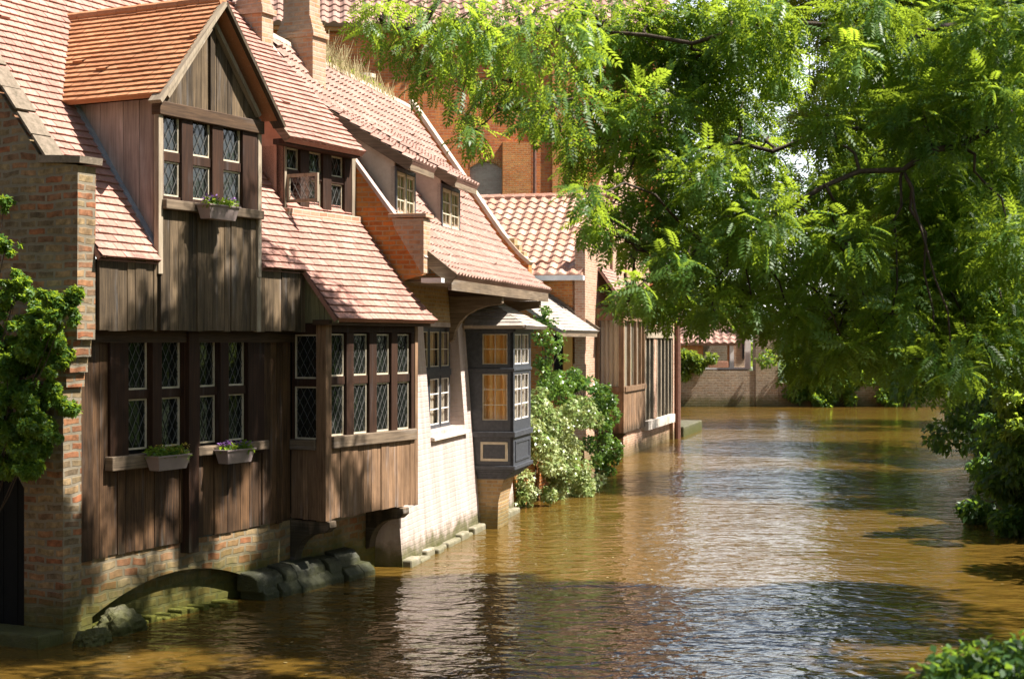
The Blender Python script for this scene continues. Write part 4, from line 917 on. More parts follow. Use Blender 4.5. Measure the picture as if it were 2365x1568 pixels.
# tall barred windows
tz0, tz1 = 0.92, 4.6; n = 7
mb = MB(); mb.box(FC, oU1 + 0.05, 9.0, 0.62, 0.9, -0.3, 0.10); mb.build('window_sill', M['stone_pale'], hc)
mb = MB()
for i in range(n + 1):
    u = oU1 + 0.08 + (9.0 - oU1 - 0.25) * i / n; mb.box(FC, u, u + 0.12, tz0, tz1, -0.1, 0.0)
mb.box(FC, oU1 + 0.05, 9.0, 3.55, 3.72, -0.1, 0.05); mb.box(FC, oU1 + 0.05, 9.0, tz1, tz1 + 0.3, -0.3, 0.05)
tw_ = mb.build('window', M['wood_grey'], hc)
mb = MB(); mb.poly([FC(oU1 + 0.05, tz0, -0.07), FC(9.0, tz0, -0.07), FC(9.0, tz1, -0.07), FC(oU1 + 0.05, tz1, -0.07)]); mb.build('pane', M['glass'], tw_)
mb = MB(); mb.box(FC, oU1 + 1.6, oU1 + 2.1, tz0, tz1, -0.06, 0.01); mb.build('window_pier', M['brick_pink'], hc)
mb = MB(); mb.prism(front(0.0), [(9.0, -0.9), (9.6, -0.9), (9.6, 5.2), (9.0, 5.2)], -0.8, 0.03); mb.build('end_pier', M['brick_pink'], hc)
mb = MB(); mb.tube([(0.14, 9.35, -0.5), (0.14, 9.35, 5.2)], 0.10, 8); mb.build('iron_downpipe', M['iron'], hc)

# ================================================================== TALL RED BRICK BUILDING BEHIND
Tf = Frame(0, 0, -6, pt=((1548 - CX) / FPX * 61, 61.0))
ht = frame_root('tall_brick_building', 'tall red brick building behind the canal houses with blind arched niche and pantile roof', 'building', Tf)
tS = side(0.0); eT = CAM_H + (784 - 62) / FPX * 60
n0, n1 = Tf.W(1085, 0), Tf.W(1160, 0); nzb, nzt = Tf.zU(1120, 520, 0), Tf.zU(1120, 372, 0)
mb = MB(); wall_holes(mb, tS, -17, 0, -0.5, eT, [(n0, n1, nzb, nzt)], -0.4, 0.0); mb.build('wall', M['brick_red'], ht)
mb = MB(); mb.box(tS, n0, n1, nzb, nzt, -0.30, -0.12); mb.build('niche', M['brick_pale'], ht)
mb = MB()
for i in range(14):
    a = n0 + (n1 - n0) * i / 14; b = n0 + (n1 - n0) * (i + 1) / 14; zz = lambda x: nzt - 0.26 * (2 * (x - n0) / (n1 - n0) - 1) ** 2
    mb.prism(tS, [(a + 0.006, zz(a) - 0.02), (b - 0.006, zz(b) - 0.02), (b - 0.006, zz(b) + 0.24), (a + 0.006, zz(a) + 0.24)], -0.12, 0.02)
mb.build('niche_arch', M['brick_orange'], ht)
p0, p1 = Tf.W(1160, 0), Tf.W(1225, 0)
mb = MB(); mb.box(tS, p0, p1, -0.5, Tf.zU(1190, 330, 0), 0, 0.18); q0, q1 = Tf.W(1275, 0), Tf.W(1330, 0); mb.box(tS, q0, q1, -0.5, Tf.zU(1300, 90, 0), 0.0, 0.12); mb.build('buttress', M['brick_orange'], ht)
mb = MB(); mb.tube([tS(p1 + 0.15, -0.5, 0.10), tS(p1 + 0.15, eT, 0.10)], 0.07, 8); mb.tube([tS(Tf.W(1440, 0), 4, 0.1), tS(Tf.W(1440, 0), eT, 0.1)], 0.06, 8); mb.build('downpipe', M['iron'], ht)
mb = MB(); wall_holes(mb, front(0.0), 0, 12.5, -0.5, eT + 0.6, [(3.0, 4.2, 7.5, 10.5), (7.5, 8.7, 7.5, 10.5)], -0.4, 0.0); mb.build('wall', M['brick_red'], ht)
mb = MB(); mb.box(tS, Tf.W(1447, 0), Tf.W(1475, 0), Tf.zU(1460, 132, 0), eT - 0.3, 0.0, 0.12); mb.build('pale_lit_strip', M['stone_pale'], ht)  # pale strip stands in for a sunlit piece of wall
mb = MB(); mb.box(tS, -0.35, 0.02, 4.5, eT - 0.3, 0.0, 0.05); mb.build('pale_lit_edge', M['stone_pale'], ht)  # pale edge strip stands in for the sunlit right face
def rT(a, s): return (a, -0.35 + s * 0.7, eT - 0.05 + s * 0.714)
tile_roof('roof', M['pantile'], ht, rT, [(-17, 0), (0.2, 0), (0.2, 3.2), (-17, 3.2)], 0.42, 0.38, 'pan', 0.05, 0.1)
mb = MB(); mb.box(tS, -17, 0.1, eT - 0.28, eT - 0.02, 0, 0.22); mb.build('cornice', M['brick_orange'], ht)

# ================================================================== FAR END OF THE CANAL
def XY(px, Y): return (px - CX) / FPX * Y
def ZY(py, Y): return CAM_H - (py - CY) / FPX * Y
YF = 81.6; K = lambda a, b, d: (a, YF - d, b)
x0, x1, x2, x3 = XY(1560, YF), XY(1745, YF), XY(1797, YF), XY(2330, YF)
mb = MB(); mb.box(K, x0 - 4, x1, -0.9, ZY(856, YF), -0.6, 0.0)
qw = mb.build('quay_wall', M['brick_far']); tag(qw, 'low brown brick wall closing the far end of the canal below the loggia', 'wall')
mb = MB(); mb.box(K, x1 + 0.002, x2, -0.9, ZY(740, YF), -1.0, 0.05); mb.box(K, x1 - 0.002, x2 + 0.05, ZY(740, YF), ZY(740, YF) + 0.15, -1.0, 0.12)
q2 = mb.build('wall_pier', M['brick_far']); tag(q2, 'taller brown brick pier at the far bank just right of the white loggia', 'wall')
mb = MB(); mb.box(K, x2 + 0.002, x3 + 5, -0.9, ZY(885, YF), -0.6, 0.0)
q3 = mb.build('quay_wall', M['brick_far']); tag(q3, 'long low quay wall at the far bank half hidden under hanging green plants', 'wall')
lg = root('garden_loggia', 'small loggia with white posts, orange walls and tiled roof above the far quay wall', 'pavilion', (x0, YF + 0.5, 0))
KL = lambda a, b, d: (a - x0, 0.4 - d + 0.6, b)
lx0, lx1, lx2 = XY(1600, YF), XY(1705, YF), XY(1740, YF); zb_, zt_2 = ZY(852, YF), ZY(792, YF)
mb = MB(); wall_holes(mb, KL, lx0 - 1.0, lx1, zb_ - 1, zt_2, [(XY(1632, YF), XY(1690, YF), zb_ + 0.1, zt_2 - 0.1)], -0.25, 0.0); mb.build('wall', M['brick_orange'], lg)
mb = MB(); mb.box(KL, lx0, lx1, zb_ - 1, zt_2, -3.0, -2.0); mb.build('back_wall', M['brick_far'], lg)
mb = MB(); mb.box(KL, XY(1694, YF), XY(1703, YF), zb_, zt_2 + 0.05, 0.02, 0.25); mb.build('post', M['white'], lg)
mb = MB(); mb.box(KL, XY(1729, YF), XY(1742, YF), zb_, ZY(785, YF), 0.02, 0.3); mb.build('post', M['white'], lg)
mb = MB(); mb.box(KL, lx1 + 0.01, x1 - 0.05, zb_ - 1, zt_2 + 1.6, -0.5, -0.2); mb.build('wall', M['brick_far'], lg)
mb = MB(); mb.box(KL, XY(1725, YF), XY(1731, YF), zb_ + 0.5, zt_2 + 1.2, -0.22, -0.15); mb.build('window', M['dark'], lg)
mb = MB(); mb.box(KL, lx0 - 1.2, x1 - 0.1, zb_ - 0.04, zb_ + 0.06, -0.4, 0.32); mb.build('ledge', M['white'], lg)
def rL(a, s): return (a - x0, 0.65 + s * 0.8, zt_2 - 0.05 + s * 0.6)
tile_roof('roof', M['pantile'], lg, rL, [(lx0 - 1.2, 0), (lx1 + 0.1, 0), (lx1 + 0.1, 3), (lx0 - 1.2, 3)], 0.4, 0.35, 'pan', 0.04, 0.1)
fp = root('window_box', 'long terracotta planter on the ledge of the far loggia', 'planter', (XY(1660, YF), YF + 0.15, zb_ + 0.06))
mb = MB(); mb.prism(ident, [(-0.5, -0.12), (0.5, -0.12), (0.5, 0.12), (-0.5, 0.12)], 0.0, 0.34); mb.build('trough', M['pantile_red'], fp, bevel=0.02)
mb = MB(); mb.box(ident, -0.46, 0.46, -0.1, 0.1, 0.34, 0.36); mb.build('soil', M['soil'], fp)
# bits of the next building past the barred windows
nb = root('quay_steps', 'pale stone quay block at the canal bend beside the iron downpipe', 'quay', (*C.world(0.5, 12.0)[:2], 0), -C.th)
mb = MB(); mb.box(ident, -1.6, -0.30, -1.6, 3.0, -0.9, 0.38); mb.build('stone_block', M['stone'], nb, bevel=0.04)
mb = MB(); mb.box(ident, -4.5, -3.0, -0.5, 5, 0.3, 3.6); mb.build('wall', M['brick_pink'], nb)

# ================================================================== TREES AND PLANTS
def bez(p, q, sag=0.0, n=6, jit=0.0):
    p = Vector(p); q = Vector(q); L = (q - p).length
    return [p.lerp(q, t) + Vector((random.uniform(-jit, jit), random.uniform(-jit, jit), sag * 4 * t * (1 - t) * L + random.uniform(-jit, jit))) * (1 if 0 < t < 1 else 0) for t in [i / n for i in range(n + 1)]]
# --- the big overhanging tree, trunk on the right bank just outside the picture
tb = Vector((8.1, 15.2, 0.6))
tree = root('overhanging_tree', 'large overhanging tree with feathery compound leaves reaching across the canal from the right', 'tree', tb)
loc = lambda v: Vector(v) - tb
top = Vector((7.4, 15.6, 9.5))
tp = [tb + Vector((0, 0, -0.4)), tb + Vector((-0.1, 0.05, 2.0)), tb + Vector((-0.15, 0.1, 4.5)), Vector((7.6, 15.4, 7.5)), top, Vector((7.0, 16.0, 12.0))]
mb = MB(); mb.tube([loc(p) for p in tp], [0.46, 0.38, 0.33, 0.26, 0.18, 0.08], 12); mb.build('trunk', M['bark'], tree, smooth=True)
LIMBS = [
    [Vector((7.7, 15.3, 5.2)), P3(2365, 304, 15.0), P3(2219, 314, 14.8), P3(2023, 288, 14.5), P3(1781, 342, 14.5), P3(1560, 330, 14.6), P3(1330, 310, 15.0), P3(1150, 230, 15.4)],
    [Vector((7.7, 15.3, 6.0)), P3(2290, 310, 13.6), P3(2075, 381, 13.5), P3(1838, 463, 13.5), P3(1640, 580, 14.0), P3(1450, 695, 14.4)],
    [Vector((7.6, 15.4, 7.2)), P3(2330, 40, 14.2), P3(2095, 90, 14.0), P3(1850, 60, 14.2), P3(1600, 90, 14.5), P3(1300, 70, 15.0), P3(1040, 80, 15.6), P3(880, 50, 16.0)],
    [Vector((7.75, 15.3, 4.2)), P3(2320, 545, 15.4), P3(2120, 600, 15.4), P3(1960, 700, 15.8), P3(1885, 830, 16.2)],
    [Vector((7.5, 15.5, 8.6)), Vector((5.0, 17.0, 9.6)), Vector((2.4, 18.4, 10.2)), Vector((0.2, 19.2, 9.8))],
    [Vector((7.4, 15.6, 9.4)), Vector((5.8, 18.4, 11.0)), Vector((4.2, 20.8, 11.6)), Vector((2.5, 21.6, 11.4))],
    [Vector((7.5, 15.5, 8.2)), Vector((5.2, 14.4, 9.6)), Vector((2.8, 14.0, 9.8)), Vector((0.8, 14.6, 9.4))],
    [Vector((7.8, 15.3, 6.5)), Vector((9.5, 17.0, 8.5)), Vector((10.6, 18.6, 9.5))],
    [Vector((7.8, 15.3, 7.0)), Vector((9.0, 13.2, 8.8)), Vector((9.8, 11.6, 9.6))],
]
mbL = MB(); LP = []
for L in LIMBS:
    pts = []
    for i in range(len(L) - 1):
        for t in (0, 0.34, 0.67): pts.append(L[i].lerp(L[i + 1], t) + (Vector((random.uniform(-.05, .05), random.uniform(-.05, .05), random.uniform(-.05, .05))) if i or t else Vector()))
    pts.append(L[-1]); m = len(pts)
    rad = [0.034 * (1 - k / m) ** 1.1 + 0.006 for k in range(m)]
    mbL.tube([loc(p) for p in pts], rad, 7); LP += pts[2:]
VIS = [(880,40,62),(950,90,80),(1050,60,100),(1160,60,110),(1290,80,110),(1410,60,115),(1530,90,120),(1650,60,120),(1750,60,95),
       (985,180,48),(1080,170,85),(1180,190,80),(1290,230,95),(1400,220,105),(1500,270,100),(1630,190,100),(1700,270,90),(1060,290,32),(1075,330,22),
       (1215,300,45),(1330,370,75),(1430,370,95),(1535,420,110),(1650,430,115),(1745,390,95),(1300,410,40),(1290,350,50),
       (1330,470,48),(1400,490,75),(1500,530,95),(1620,550,115),(1740,540,115),(1870,480,115),
       (1375,560,42),(1350,530,36),(1440,580,62),(1560,620,95),(1690,640,110),(1820,620,115),(1950,590,120),
       (1450,690,34),(1415,712,22),(1520,690,58),(1500,735,36),(1620,710,72),(1730,730,62),(1830,750,80),(1950,740,100),(2070,690,120),
       (1645,735,34),(1585,740,26),(1770,750,34),(1830,800,45),(1870,820,60),(1950,830,70),(2040,810,75),(1905,860,32),(1990,850,45),(2080,835,45),(2160,840,60),(2140,770,85),(2240,790,80),(2330,790,80),(2060,750,80),(2200,850,40),(1850,860,34),
       (1990,200,85),(2080,120,100),(2190,80,110),(2300,80,110),(2000,420,115),(2120,280,105),(2230,220,105),(2330,230,100),(2160,430,115),(2290,400,110),(2110,550,115),(2240,550,115),(2340,560,100),
       (2000,30,90),(1900,330,70),(1800,160,55),(1930,300,55),(2190,660,110),(2320,690,100),(1950,130,30)]
BEH = [(2050,60,110),(2150,150,120),(2250,60,120),(2340,150,120),(2060,290,110),(2200,330,120),(2330,350,120),(2100,480,120),(2250,500,120),(2350,480,120),(2150,640,110),(2300,640,120),(1985,440,90),(2280,230,120),(1980,20,60),(2120,20,110),(2350,30,110),(1940,70,60),(1905,170,40),(1850,10,55),(1850,310,60),(1800,90,45),(1870,250,35)]
cl = []
for i_, (px, py, r) in enumerate(VIS + BEH):
    Y = random.uniform(13.0, 16.2) + (1.0 if px < 1100 else 0)
    if i_ >= len(VIS): Y = random.uniform(17.0, 20.5)
    c = P3(px, py, Y); rr = r / FPX * Y
    if py > 280 and px < 2150: rr = max(rr - 0.10, 0.10); c.z += 0.10; c.x += 0.08 if px < 1600 else 0
    thin = 0.55 if px < 1330 else (0.8 if px < 1500 else 1.0)
    cl.append((c - tb, (rr, max(rr, 0.45), rr * 0.85), int((40 + 120 * (rr / 0.45) ** 2 * (2.0 if px < 1500 else 3.0)) * thin)))
    near = min(LP, key=lambda p: (p - c).length)
    pts = bez(near, c, 0.14, 6, 0.06); mbL.tube([loc(p) for p in pts], [0.014 * (1 - k / 8) + 0.003 for k in range(7)], 5)
    for k in range(5):
        q = c + Vector((random.uniform(-1, 1) * rr, random.uniform(-1, 1) * rr, random.uniform(-0.9, 0.4) * rr))
        mbL.tube([loc(p) for p in bez(c, q, 0.05, 3, 0.02)], [0.007, 0.006, 0.005, 0.003], 4)
SH = 0
while SH < 375:
    if SH < 260: X, Y, Z, rr_, nn_ = random.uniform(-1.6, 10), random.uniform(16.4, 22.4), random.uniform(7.4, 13.0), random.uniform(0.45, 0.75), 260
    elif SH < 345: X, Y, Z, rr_, nn_ = random.uniform(6, 11.5), random.uniform(16.6, 22.2), random.uniform(5.5, 12.0), 0.8, 210
    else: X, Y, Z, rr_, nn_ = random.uniform(6.8, 11), random.uniform(11, 16.5), random.uniform(8.5, 13.0), 0.85, 170
    if X < -1.2 + 0.70 * (Z - 9) + 0.5: continue
    if Z < CAM_H + 4.6 / 17 * Y + 0.3 - 0.9 and X < Y * 0.33 + 0.9: continue
    if ((X - 5.5) / 8) ** 2 + ((Y - 16) / 7.6) ** 2 + ((Z - 8) / 6) ** 2 > 1: continue
    c = Vector((X, Y, Z)); cl.append((c - tb, (rr_, rr_, rr_ * 0.7), nn_)); SH += 1
    near = min(LP, key=lambda p: (p - c).length); mbL.tube([loc(p) for p in bez(near, c, 0.06, 5, 0.05)], [0.022, 0.018, 0.014, 0.010, 0.008, 0.004], 5)
mbL.build('limbs', M['bark'], tree, smooth=True)
# gaps shaped into the canopy for the light: no leaves where the sun reaches the bright patches seen on the timber front, the roofs and the water
GAPS = [(0.12, 4.2, 0.26, 0.5), (0.12, 2.45, 0.26, 0.62), (0.68, 4.05, 0.13, 0.42), (1.48, 4.35, 0.12, 0.6), (0.5, 2.35, 0.16, 0.75), (0.72, 1.75, 0.12, 0.45), (0.95, 1.1, 0.13, 0.30), (1.5, 1.15, 0.12, 0.3), (1.95, 1.5, 0.12, 0.5),
        (3.2, 1.25, 0.28, 0.42), (3.75, 1.55, 0.10, 0.55), (0.55, 0.35, 0.26, 0.32), (1.3, 0.62, 0.26, 0.22), (2.3, 0.62, 0.3, 0.26), (3.25, 0.55, 0.3, 0.36), (1.9, 0.2, 0.5, 0.2), (1.42, 5.4, 0.10, 0.8), (2.5, 5.75, 0.12, 0.16), (3.8, 4.0, 0.14, 0.3), (2.55, 2.1, 0.10, 0.4), (5.0, 2.05, 0.18, 0.5), (5.6, 2.3, 0.16, 0.5)]
def sun_open(P):
    P = P + np.array(tb)[None, :]
    d = P[:, :2] - np.array(A.o)[None, :]
    W = d @ np.array(A.w); U = d @ np.array(A.u); Z = P[:, 2]
    S2 = np.array(SUN_DIR[:2]); sw = S2 @ np.array(A.w); su = S2 @ np.array(A.u); sz = SUN_DIR.z
    drop = np.zeros(len(P), bool)
    t = (W - 0.12) / sw; u0 = U - su * t; z0 = Z - sz * t; ok = t > 0
    for (gu, gz, ru, rz) in GAPS: drop |= ok & (((u0 - gu) / (ru + 0.21)) ** 2 + ((z0 - gz) / (rz + 0.2)) ** 2 < 1)
    drop |= ok & (u0 > 5.45 - 0.25 * (z0 - 1.0)) & (z0 < 4.4)
    drop |= ok & (u0 > 4.45) & (u0 < 5.6) & (z0 > 1.15 + 0.25 * np.sin(u0 * 7)) & (z0 < 2.05)
    drop |= ok & (np.abs(u0 - 4.62) < 0.2) & (z0 > 0.1) & (z0 < 1.3)
    k = 1.403; t = (W + Z / k - EW - EZ / k) / (sw + sz / k); u1 = U - su * t; z1 = Z - sz * t; ok = t > 0
    drop |= ok & (z1 > 5.15 + 0.35 * np.sin(u1 * 9)) & (u1 < 1.2)
    drop |= ok & (z1 > 3.7) & (u1 > 4.75 + 0.55 * (4.9 - z1) + 0.12 * np.sin(z1 * 11))
    drop |= ok & (np.abs(u1 - 0.55) < 0.24) & (np.abs(z1 - 4.75) < 0.2)
    drop |= ok & (np.abs(u1 - 0.95) < 0.2) & (np.abs(z1 - 5.0) < 0.35)
    t = (Z - 7.1) / sz; w2 = W - sw * t; u2 = U - su * t
    drop |= (t > 0) & (w2 < -0.15 - 0.5 * (u2 - 1.7)) & (u2 > 0.5) & (u2 < 2.7)
    t = Z / sz; X0 = P[:, 0] - SUN_DIR.x * t; Y0 = P[:, 1] - SUN_DIR.y * t
    drop |= (X0 > 3.1) & (X0 < 5.6) & (np.abs(Y0 - 17.7 + 0.12 * (X0 - 3)) < 0.45)
    drop |= (Y0 > 22.3 + 0.35 * np.sin(X0 * 1.7)) & (X0 > 0.2) & (X0 < 9)
    return ~drop
v, f, r = clump_leaves(cl, PIN, 0.225, 0.6, 0.45, 0.55, keep=sun_open)
np_mesh('crown', v, f, M['leaf'], tree, r)

# --- other trees and shrubs
def leafy(name, label, cat, base, clumps, mat, size, template=SIMPLE, stems=None, rad=0.05, group=None, shell=0.0, droop=0.35, outward=0.5, part='crown', trunk='trunk'):
    o = root(name, label, cat, base, 0, group); b = Vector(base)
    v, f, r = clump_leaves([(Vector(c) - b, rr, n) for c, rr, n in clumps], template, size, outward, droop, 0.6, shell); np_mesh(part, v, f, mat, o, r)
    if stems:
        mb = MB()
        for pts, r0, r1 in stems: mb.tube([Vector(p) - b for p in pts], [r0 + (r1 - r0) * k / (len(pts) - 1) for k in range(len(pts))], 7)
        mb.build(trunk, M['bark'], o, smooth=True)
    return o
def far_tree(label, x, y, h, r, mat, size, n=26, per=560, low=0.18, group='trees along the canal', gz=0.7, squash=1.0):
    cl = []; st = []
    topz = gz + h
    for k in range(n):
        t = low + (1 - low) * ((k + random.random()) / n); z = gz + h * t
        rr = r * math.sin(math.pi * min(0.97, max(0.12, (t - low * 0.6) / (1.05 - low * 0.6)))) ** 0.6
        a = random.uniform(0, 6.283); d = rr * random.uniform(0.35, 0.85); c = (x + math.cos(a) * d, y + math.sin(a) * d, min(z, topz - 0.5))
        cr = r * random.uniform(0.26, 0.42); cl.append((c, (cr, cr, cr * 0.75), per))
        st.append((bez((x, y, max(gz, z - h * 0.16)), c, 0.03, 4, 0.05), 0.07, 0.015))
    st.append(([(x, y, gz - 0.5), (x + 0.1, y, gz + h * 0.35), (x, y + 0.1, gz + h * 0.8)], 0.028 * h, 0.05))
    return leafy('leafy_tree', label, 'tree', (x, y, gz), cl, mat, size, SIMPLE, st, group=group, shell=0.55)
far_tree('dark broad tree standing on the right bank behind the hanging branches', 14.6, 36.8, 16.0, 5.8, M['leaf_dark'], 0.20, 46, 620, 0.2)
far_tree('bright yellow-green tree behind the near branches at the upper right', 20.5, 48.0, 21.0, 5.6, M['leaf_far'], 0.24, 36, 520, 0.15)
far_tree('tall dark tree farther along the right bank', 22.5, 63.0, 21.0, 5.4, M['leaf_dark'], 0.26, 32, 480, 0.1)
far_tree('pale green tree rising behind the far quay wall, right of the loggia', 20.5, 92.0, 9.5, 4.6, M['leaf_far'], 0.34, 34, 460, 0.08)
far_tree('tall dark tree behind the far quay, right of the pale green tree', 23.0, 91.0, 21.0, 5.6, M['leaf_dark'], 0.36, 44, 560, 0.1)
far_tree('dark green tree at the far right end of the canal', 29.0, 88.0, 17.0, 6.5, M['leaf_dark'], 0.34, 34, 480, 0.06)
far_tree('rounded tree behind the roof of the far loggia', 12.6, 100.0, 6.2, 3.6, M['leaf_far'], 0.34, 26, 400, 0.1)
far_tree('dense tree filling the gap beyond the right bank', 36.0, 100.0, 21.0, 7.5, M['leaf_dark'], 0.4, 34, 460, 0.06)
def blocker_bush(label, x, y, r, h):  # unseen bushes, added to cut sky light on the timber front
    cl = [((x + random.gauss(0, r * 0.45), y + random.gauss(0, r * 0.6), 0.75 + h * random.random() ** 0.8), (r * 0.4, r * 0.42, r * 0.36), 420) for k in range(30)]
    leafy('light_blocking_bush', label, 'bush', (x, y, 0.7), cl, M['leaf_dark'], 0.17, SIMPLE, [(bez((x, y, 0.4), c[0], 0.05, 4, 0.04), 0.04, 0.01) for c in cl[:12]], part='foliage', trunk='stems')
blocker_bush('unseen light-blocking bush added on the right bank beside the overhanging tree', 10.2, 10.5, 1.8, 4.5)
blocker_bush('unseen light-blocking bush added behind the trunk of the overhanging tree', 11.0, 16.0, 2.0, 5.0)
blocker_bush('unseen light-blocking bush added on the right bank past the overhanging tree', 11.8, 21.5, 2.0, 5.0)
blocker_bush('unseen light-blocking bush added on the right bank opposite the bay window', 13.2, 27.0, 2.0, 5.0)
# unseen trees and house added to block sky light, then the bridge
far_tree('unseen tree added on the right bank before the bridge to block light', 11.0, 4.0, 13.0, 4.8, M['leaf_dark'], 0.24, 34, 420, 0.14, None)
far_tree('unseen tree added behind the bridge to block sky light', 4.5, -13.0, 15.0, 6.0, M['leaf_dark'], 0.28, 38, 420, 0.12, None)
far_tree('unseen tree added left of the bridge end to block sky light', -6.5, -12.0, 13.0, 5.0, M['leaf_dark'], 0.28, 34, 420, 0.12, None)
hn = root('light_blocking_house', 'unseen brick house added on the left bank to block sky light', 'house', (-14.0, 4.0, 0))
mb = MB(); mb.box(ident, -6, 4.5, -9, 9, -0.8, 10.5); mb.build('wall', M['brick_gable'], hn)
for sg in (1, -1): tile_roof('roof', M['tile'], hn, (lambda q: lambda a, s: (-0.75 + q * (5.6 - s * 0.64), a, 10.3 + s * 0.77))(sg), [(-9.2, 0), (9.2, 0), (9.2, 8.7), (-9.2, 8.7)], 0.4, 0.35, 'plain', 0.03, 0.08)
for k in range(4):
    mb = MB(); Tn = lambda a, b, d: (4.5 + d, a, b); ring(mb, Tn, -7 + 3.6 * k, -5.6 + 3.6 * k, 3.0, 5.2, 0.08, 0.0, 0.04); wn = mb.build('window', M['white'], hn)
    mb = MB(); mb.poly([Tn(-7 + 3.6 * k, 3.0, 0.01), Tn(-5.6 + 3.6 * k, 3.0, 0.01), Tn(-5.6 + 3.6 * k, 5.2, 0.01), Tn(-7 + 3.6 * k, 5.2, 0.01)]); mb.build('pane', M['glass'], wn)
br = root('stone_bridge', 'low stone arch bridge the canal is seen from', 'bridge', (0, -1.5, 0))
mb = MB(); pts = [(-9.5, -0.8), (-4.2, -0.8)] + [(-4.2 + 8.4 * t / 12, -0.3 + 1.7 * math.sin(math.pi * t / 12)) for t in range(1, 12)] + [(4.2, -0.8), (9.5, -0.8), (9.5, 1.2), (4, 1.85), (-4, 1.85), (-9.5, 1.2)]
mb.prism(lambda a, b, d: (a, d, b), pts, -1.8, 1.8); mb.build('arch', M['brick_gable'], br)
for sg in (-1, 1): mb = MB(); mb.prism(lambda a, b, d: (a, d, b), [(-9.5, 1.2), (-4, 1.85), (4, 1.85), (9.5, 1.2), (9.5, 2.1), (4, 2.75), (-4, 2.75), (-9.5, 2.1)], sg * 1.65 - 0.15, sg * 1.65 + 0.148); mb.build('parapet', M['brick_gable'], br)
far_tree('slim tree on the right bank close to the picture edge', 14.2, 31.5, 8.5, 3.0, M['leaf_dark'], 0.16, 28, 520, 0.1)
# shrubs leaning over the water on the right bank
def shrub(label, px, py, Y, r, n, mat, size, temp=SIMPLE, extra=(), droop=0.45):
    cl = []; st = []
    c0 = P3(px, py, Y)
    base = Vector((c0.x + 1.6, c0.y, 0.7))
    for k in range(n):
        c = c0 + Vector((random.gauss(0, r * 0.55), random.gauss(0, r * 0.6), random.gauss(0, r * 0.5))); c.z = max(c.z, 0.25); c.x = max(c.x, c0.x - r * 0.6)
        cl.append((c, (r * 0.36, r * 0.4, r * 0.24), 360)); st.append((bez(base, c, 0.12, 5, 0.04), 0.028, 0.006))
    for (qx, qy, qr) in extra:
        c = P3(qx, qy, Y); cl.append((c, (qr, qr, qr * 0.5), 200)); st.append((bez(base, c, 0.1, 5, 0.03), 0.025, 0.006))
    return leafy('bank_shrub', label, 'shrub', base, cl, mat, size, temp, st, group='shrubs leaning over the right bank', droop=droop, part='foliage', trunk='stems')
shrub('dark shrub drooping to the water at the right edge', 2400, 1000, 31, 1.15, 26, M['leaf_dark'], 0.15, extra=((2320, 1110, 0.4), (2345, 1145, 0.35)))
shrub('bright sunlit shrub with pale leaf tips at the right edge', 2440, 900, 27.5, 0.9, 16, M['leaf_far'], 0.14, extra=((2310, 850, 0.22), (2330, 915, 0.22), (2345, 1000, 0.2)))
shrub('dark dense shrub right of the far trees, filling the right edge above the water', 2390, 890, 33, 1.3, 30, M['leaf_dark'], 0.16)
shrub('dark shrub touching the water nearest the viewer on the right bank', 2385, 1110, 28.5, 1.0, 24, M['leaf_dark'], 0.14)
shrub('dark shrub between the bank tree and the water', 2390, 900, 36, 1.3, 30, M['leaf_dark'], 0.17)
shrub('blue-green bush below the big tree, above the right bank', 2250, 760, 38, 1.9, 30, M['leaf_dark'], 0.19)
shrub('dense dark bush in the middle of the right bank', 2310, 850, 44, 1.5, 30, M['leaf_dark'], 0.2)
shrub('dark green bush overhanging the far right corner of the water', 2330, 840, 62, 1.7, 34, M['leaf_dark'], 0.26)
# greenery on the far quay wall
for (px, py, r, lab) in ((1590, 835, 0.75, 'light green bush spilling over the left end of the far wall'), (1860, 860, 1.3, 'green bush hanging over the far wall beside the brick pier'), (1960, 885, 1.0, 'low plants trailing down the far quay wall, middle clump'), (2080, 885, 1.1, 'low plants trailing down the far quay wall, right clump'), (1900, 925, 0.5, 'low weeds at the water line under the far wall')):
    c = P3(px, py, YF - 0.4); cl = [(c + Vector((random.gauss(0, r * 0.6), random.uniform(-0.2, 0.3), random.gauss(0, r * 0.45))), (r * 0.4, 0.35, r * 0.35), 200) for k in range(14)]
    leafy('wall_bush', lab, 'bush', (c.x, YF + 0.3, max(c.z - r, 0.1)), cl, M['leaf_far'] if px < 1700 else M['leaf'], 0.2, SIMPLE, [(bez((c.x, YF + 0.3, max(c.z - r, 0.1)), c, 0.1, 4), 0.04, 0.01)], group='bushes along the far quay wall', part='foliage', trunk='stems')
# --- shrub climbing on the brick end wall of the timber house
def Aw(W, U, z): return A.world(W, U, z)
cl = []; st = []
bs = Aw(-1.5, -0.35, 0.15)
for (px, py, r) in [(30, 700, .16), (60, 760, .24), (130, 740, .2), (20, 800, .26), (100, 820, .26), (50, 880, .27), (110, 900, .2), (20, 950, .27), (70, 970, .25), (30, 1020, .24), (90, 1010, .16), (20, 1070, .18), (55, 1060, .16), (150, 720, .10), (15, 560, .08), (40, 660, .12), (10, 470, .06)]:
    u = -random.uniform(0.15, 0.5); W = A.W(px, u); z = A.zU(px, py, u); c = Aw(W, u, z); st.append((bez(bs, c, 0.03, 6, 0.03), 0.014, 0.004))
    for k in range(9):
        c2 = c + Vector((random.gauss(0, r * 0.7), random.gauss(0, r * 0.5), random.gauss(0, r * 0.75))); q = r * random.uniform(0.25, 0.6); cl.append((c2, (q, q, q * 0.9), int(2000 * q ** 2 / 0.0625)))
        st.append((bez(c, c2, 0.1, 3, 0.01), 0.005, 0.002))
leafy('climbing_shrub', 'small-leaved green shrub climbing the brick end wall above the water gate', 'shrub', bs, cl, M['leaf'], 0.052, LOBED, st, part='foliage', trunk='stems')
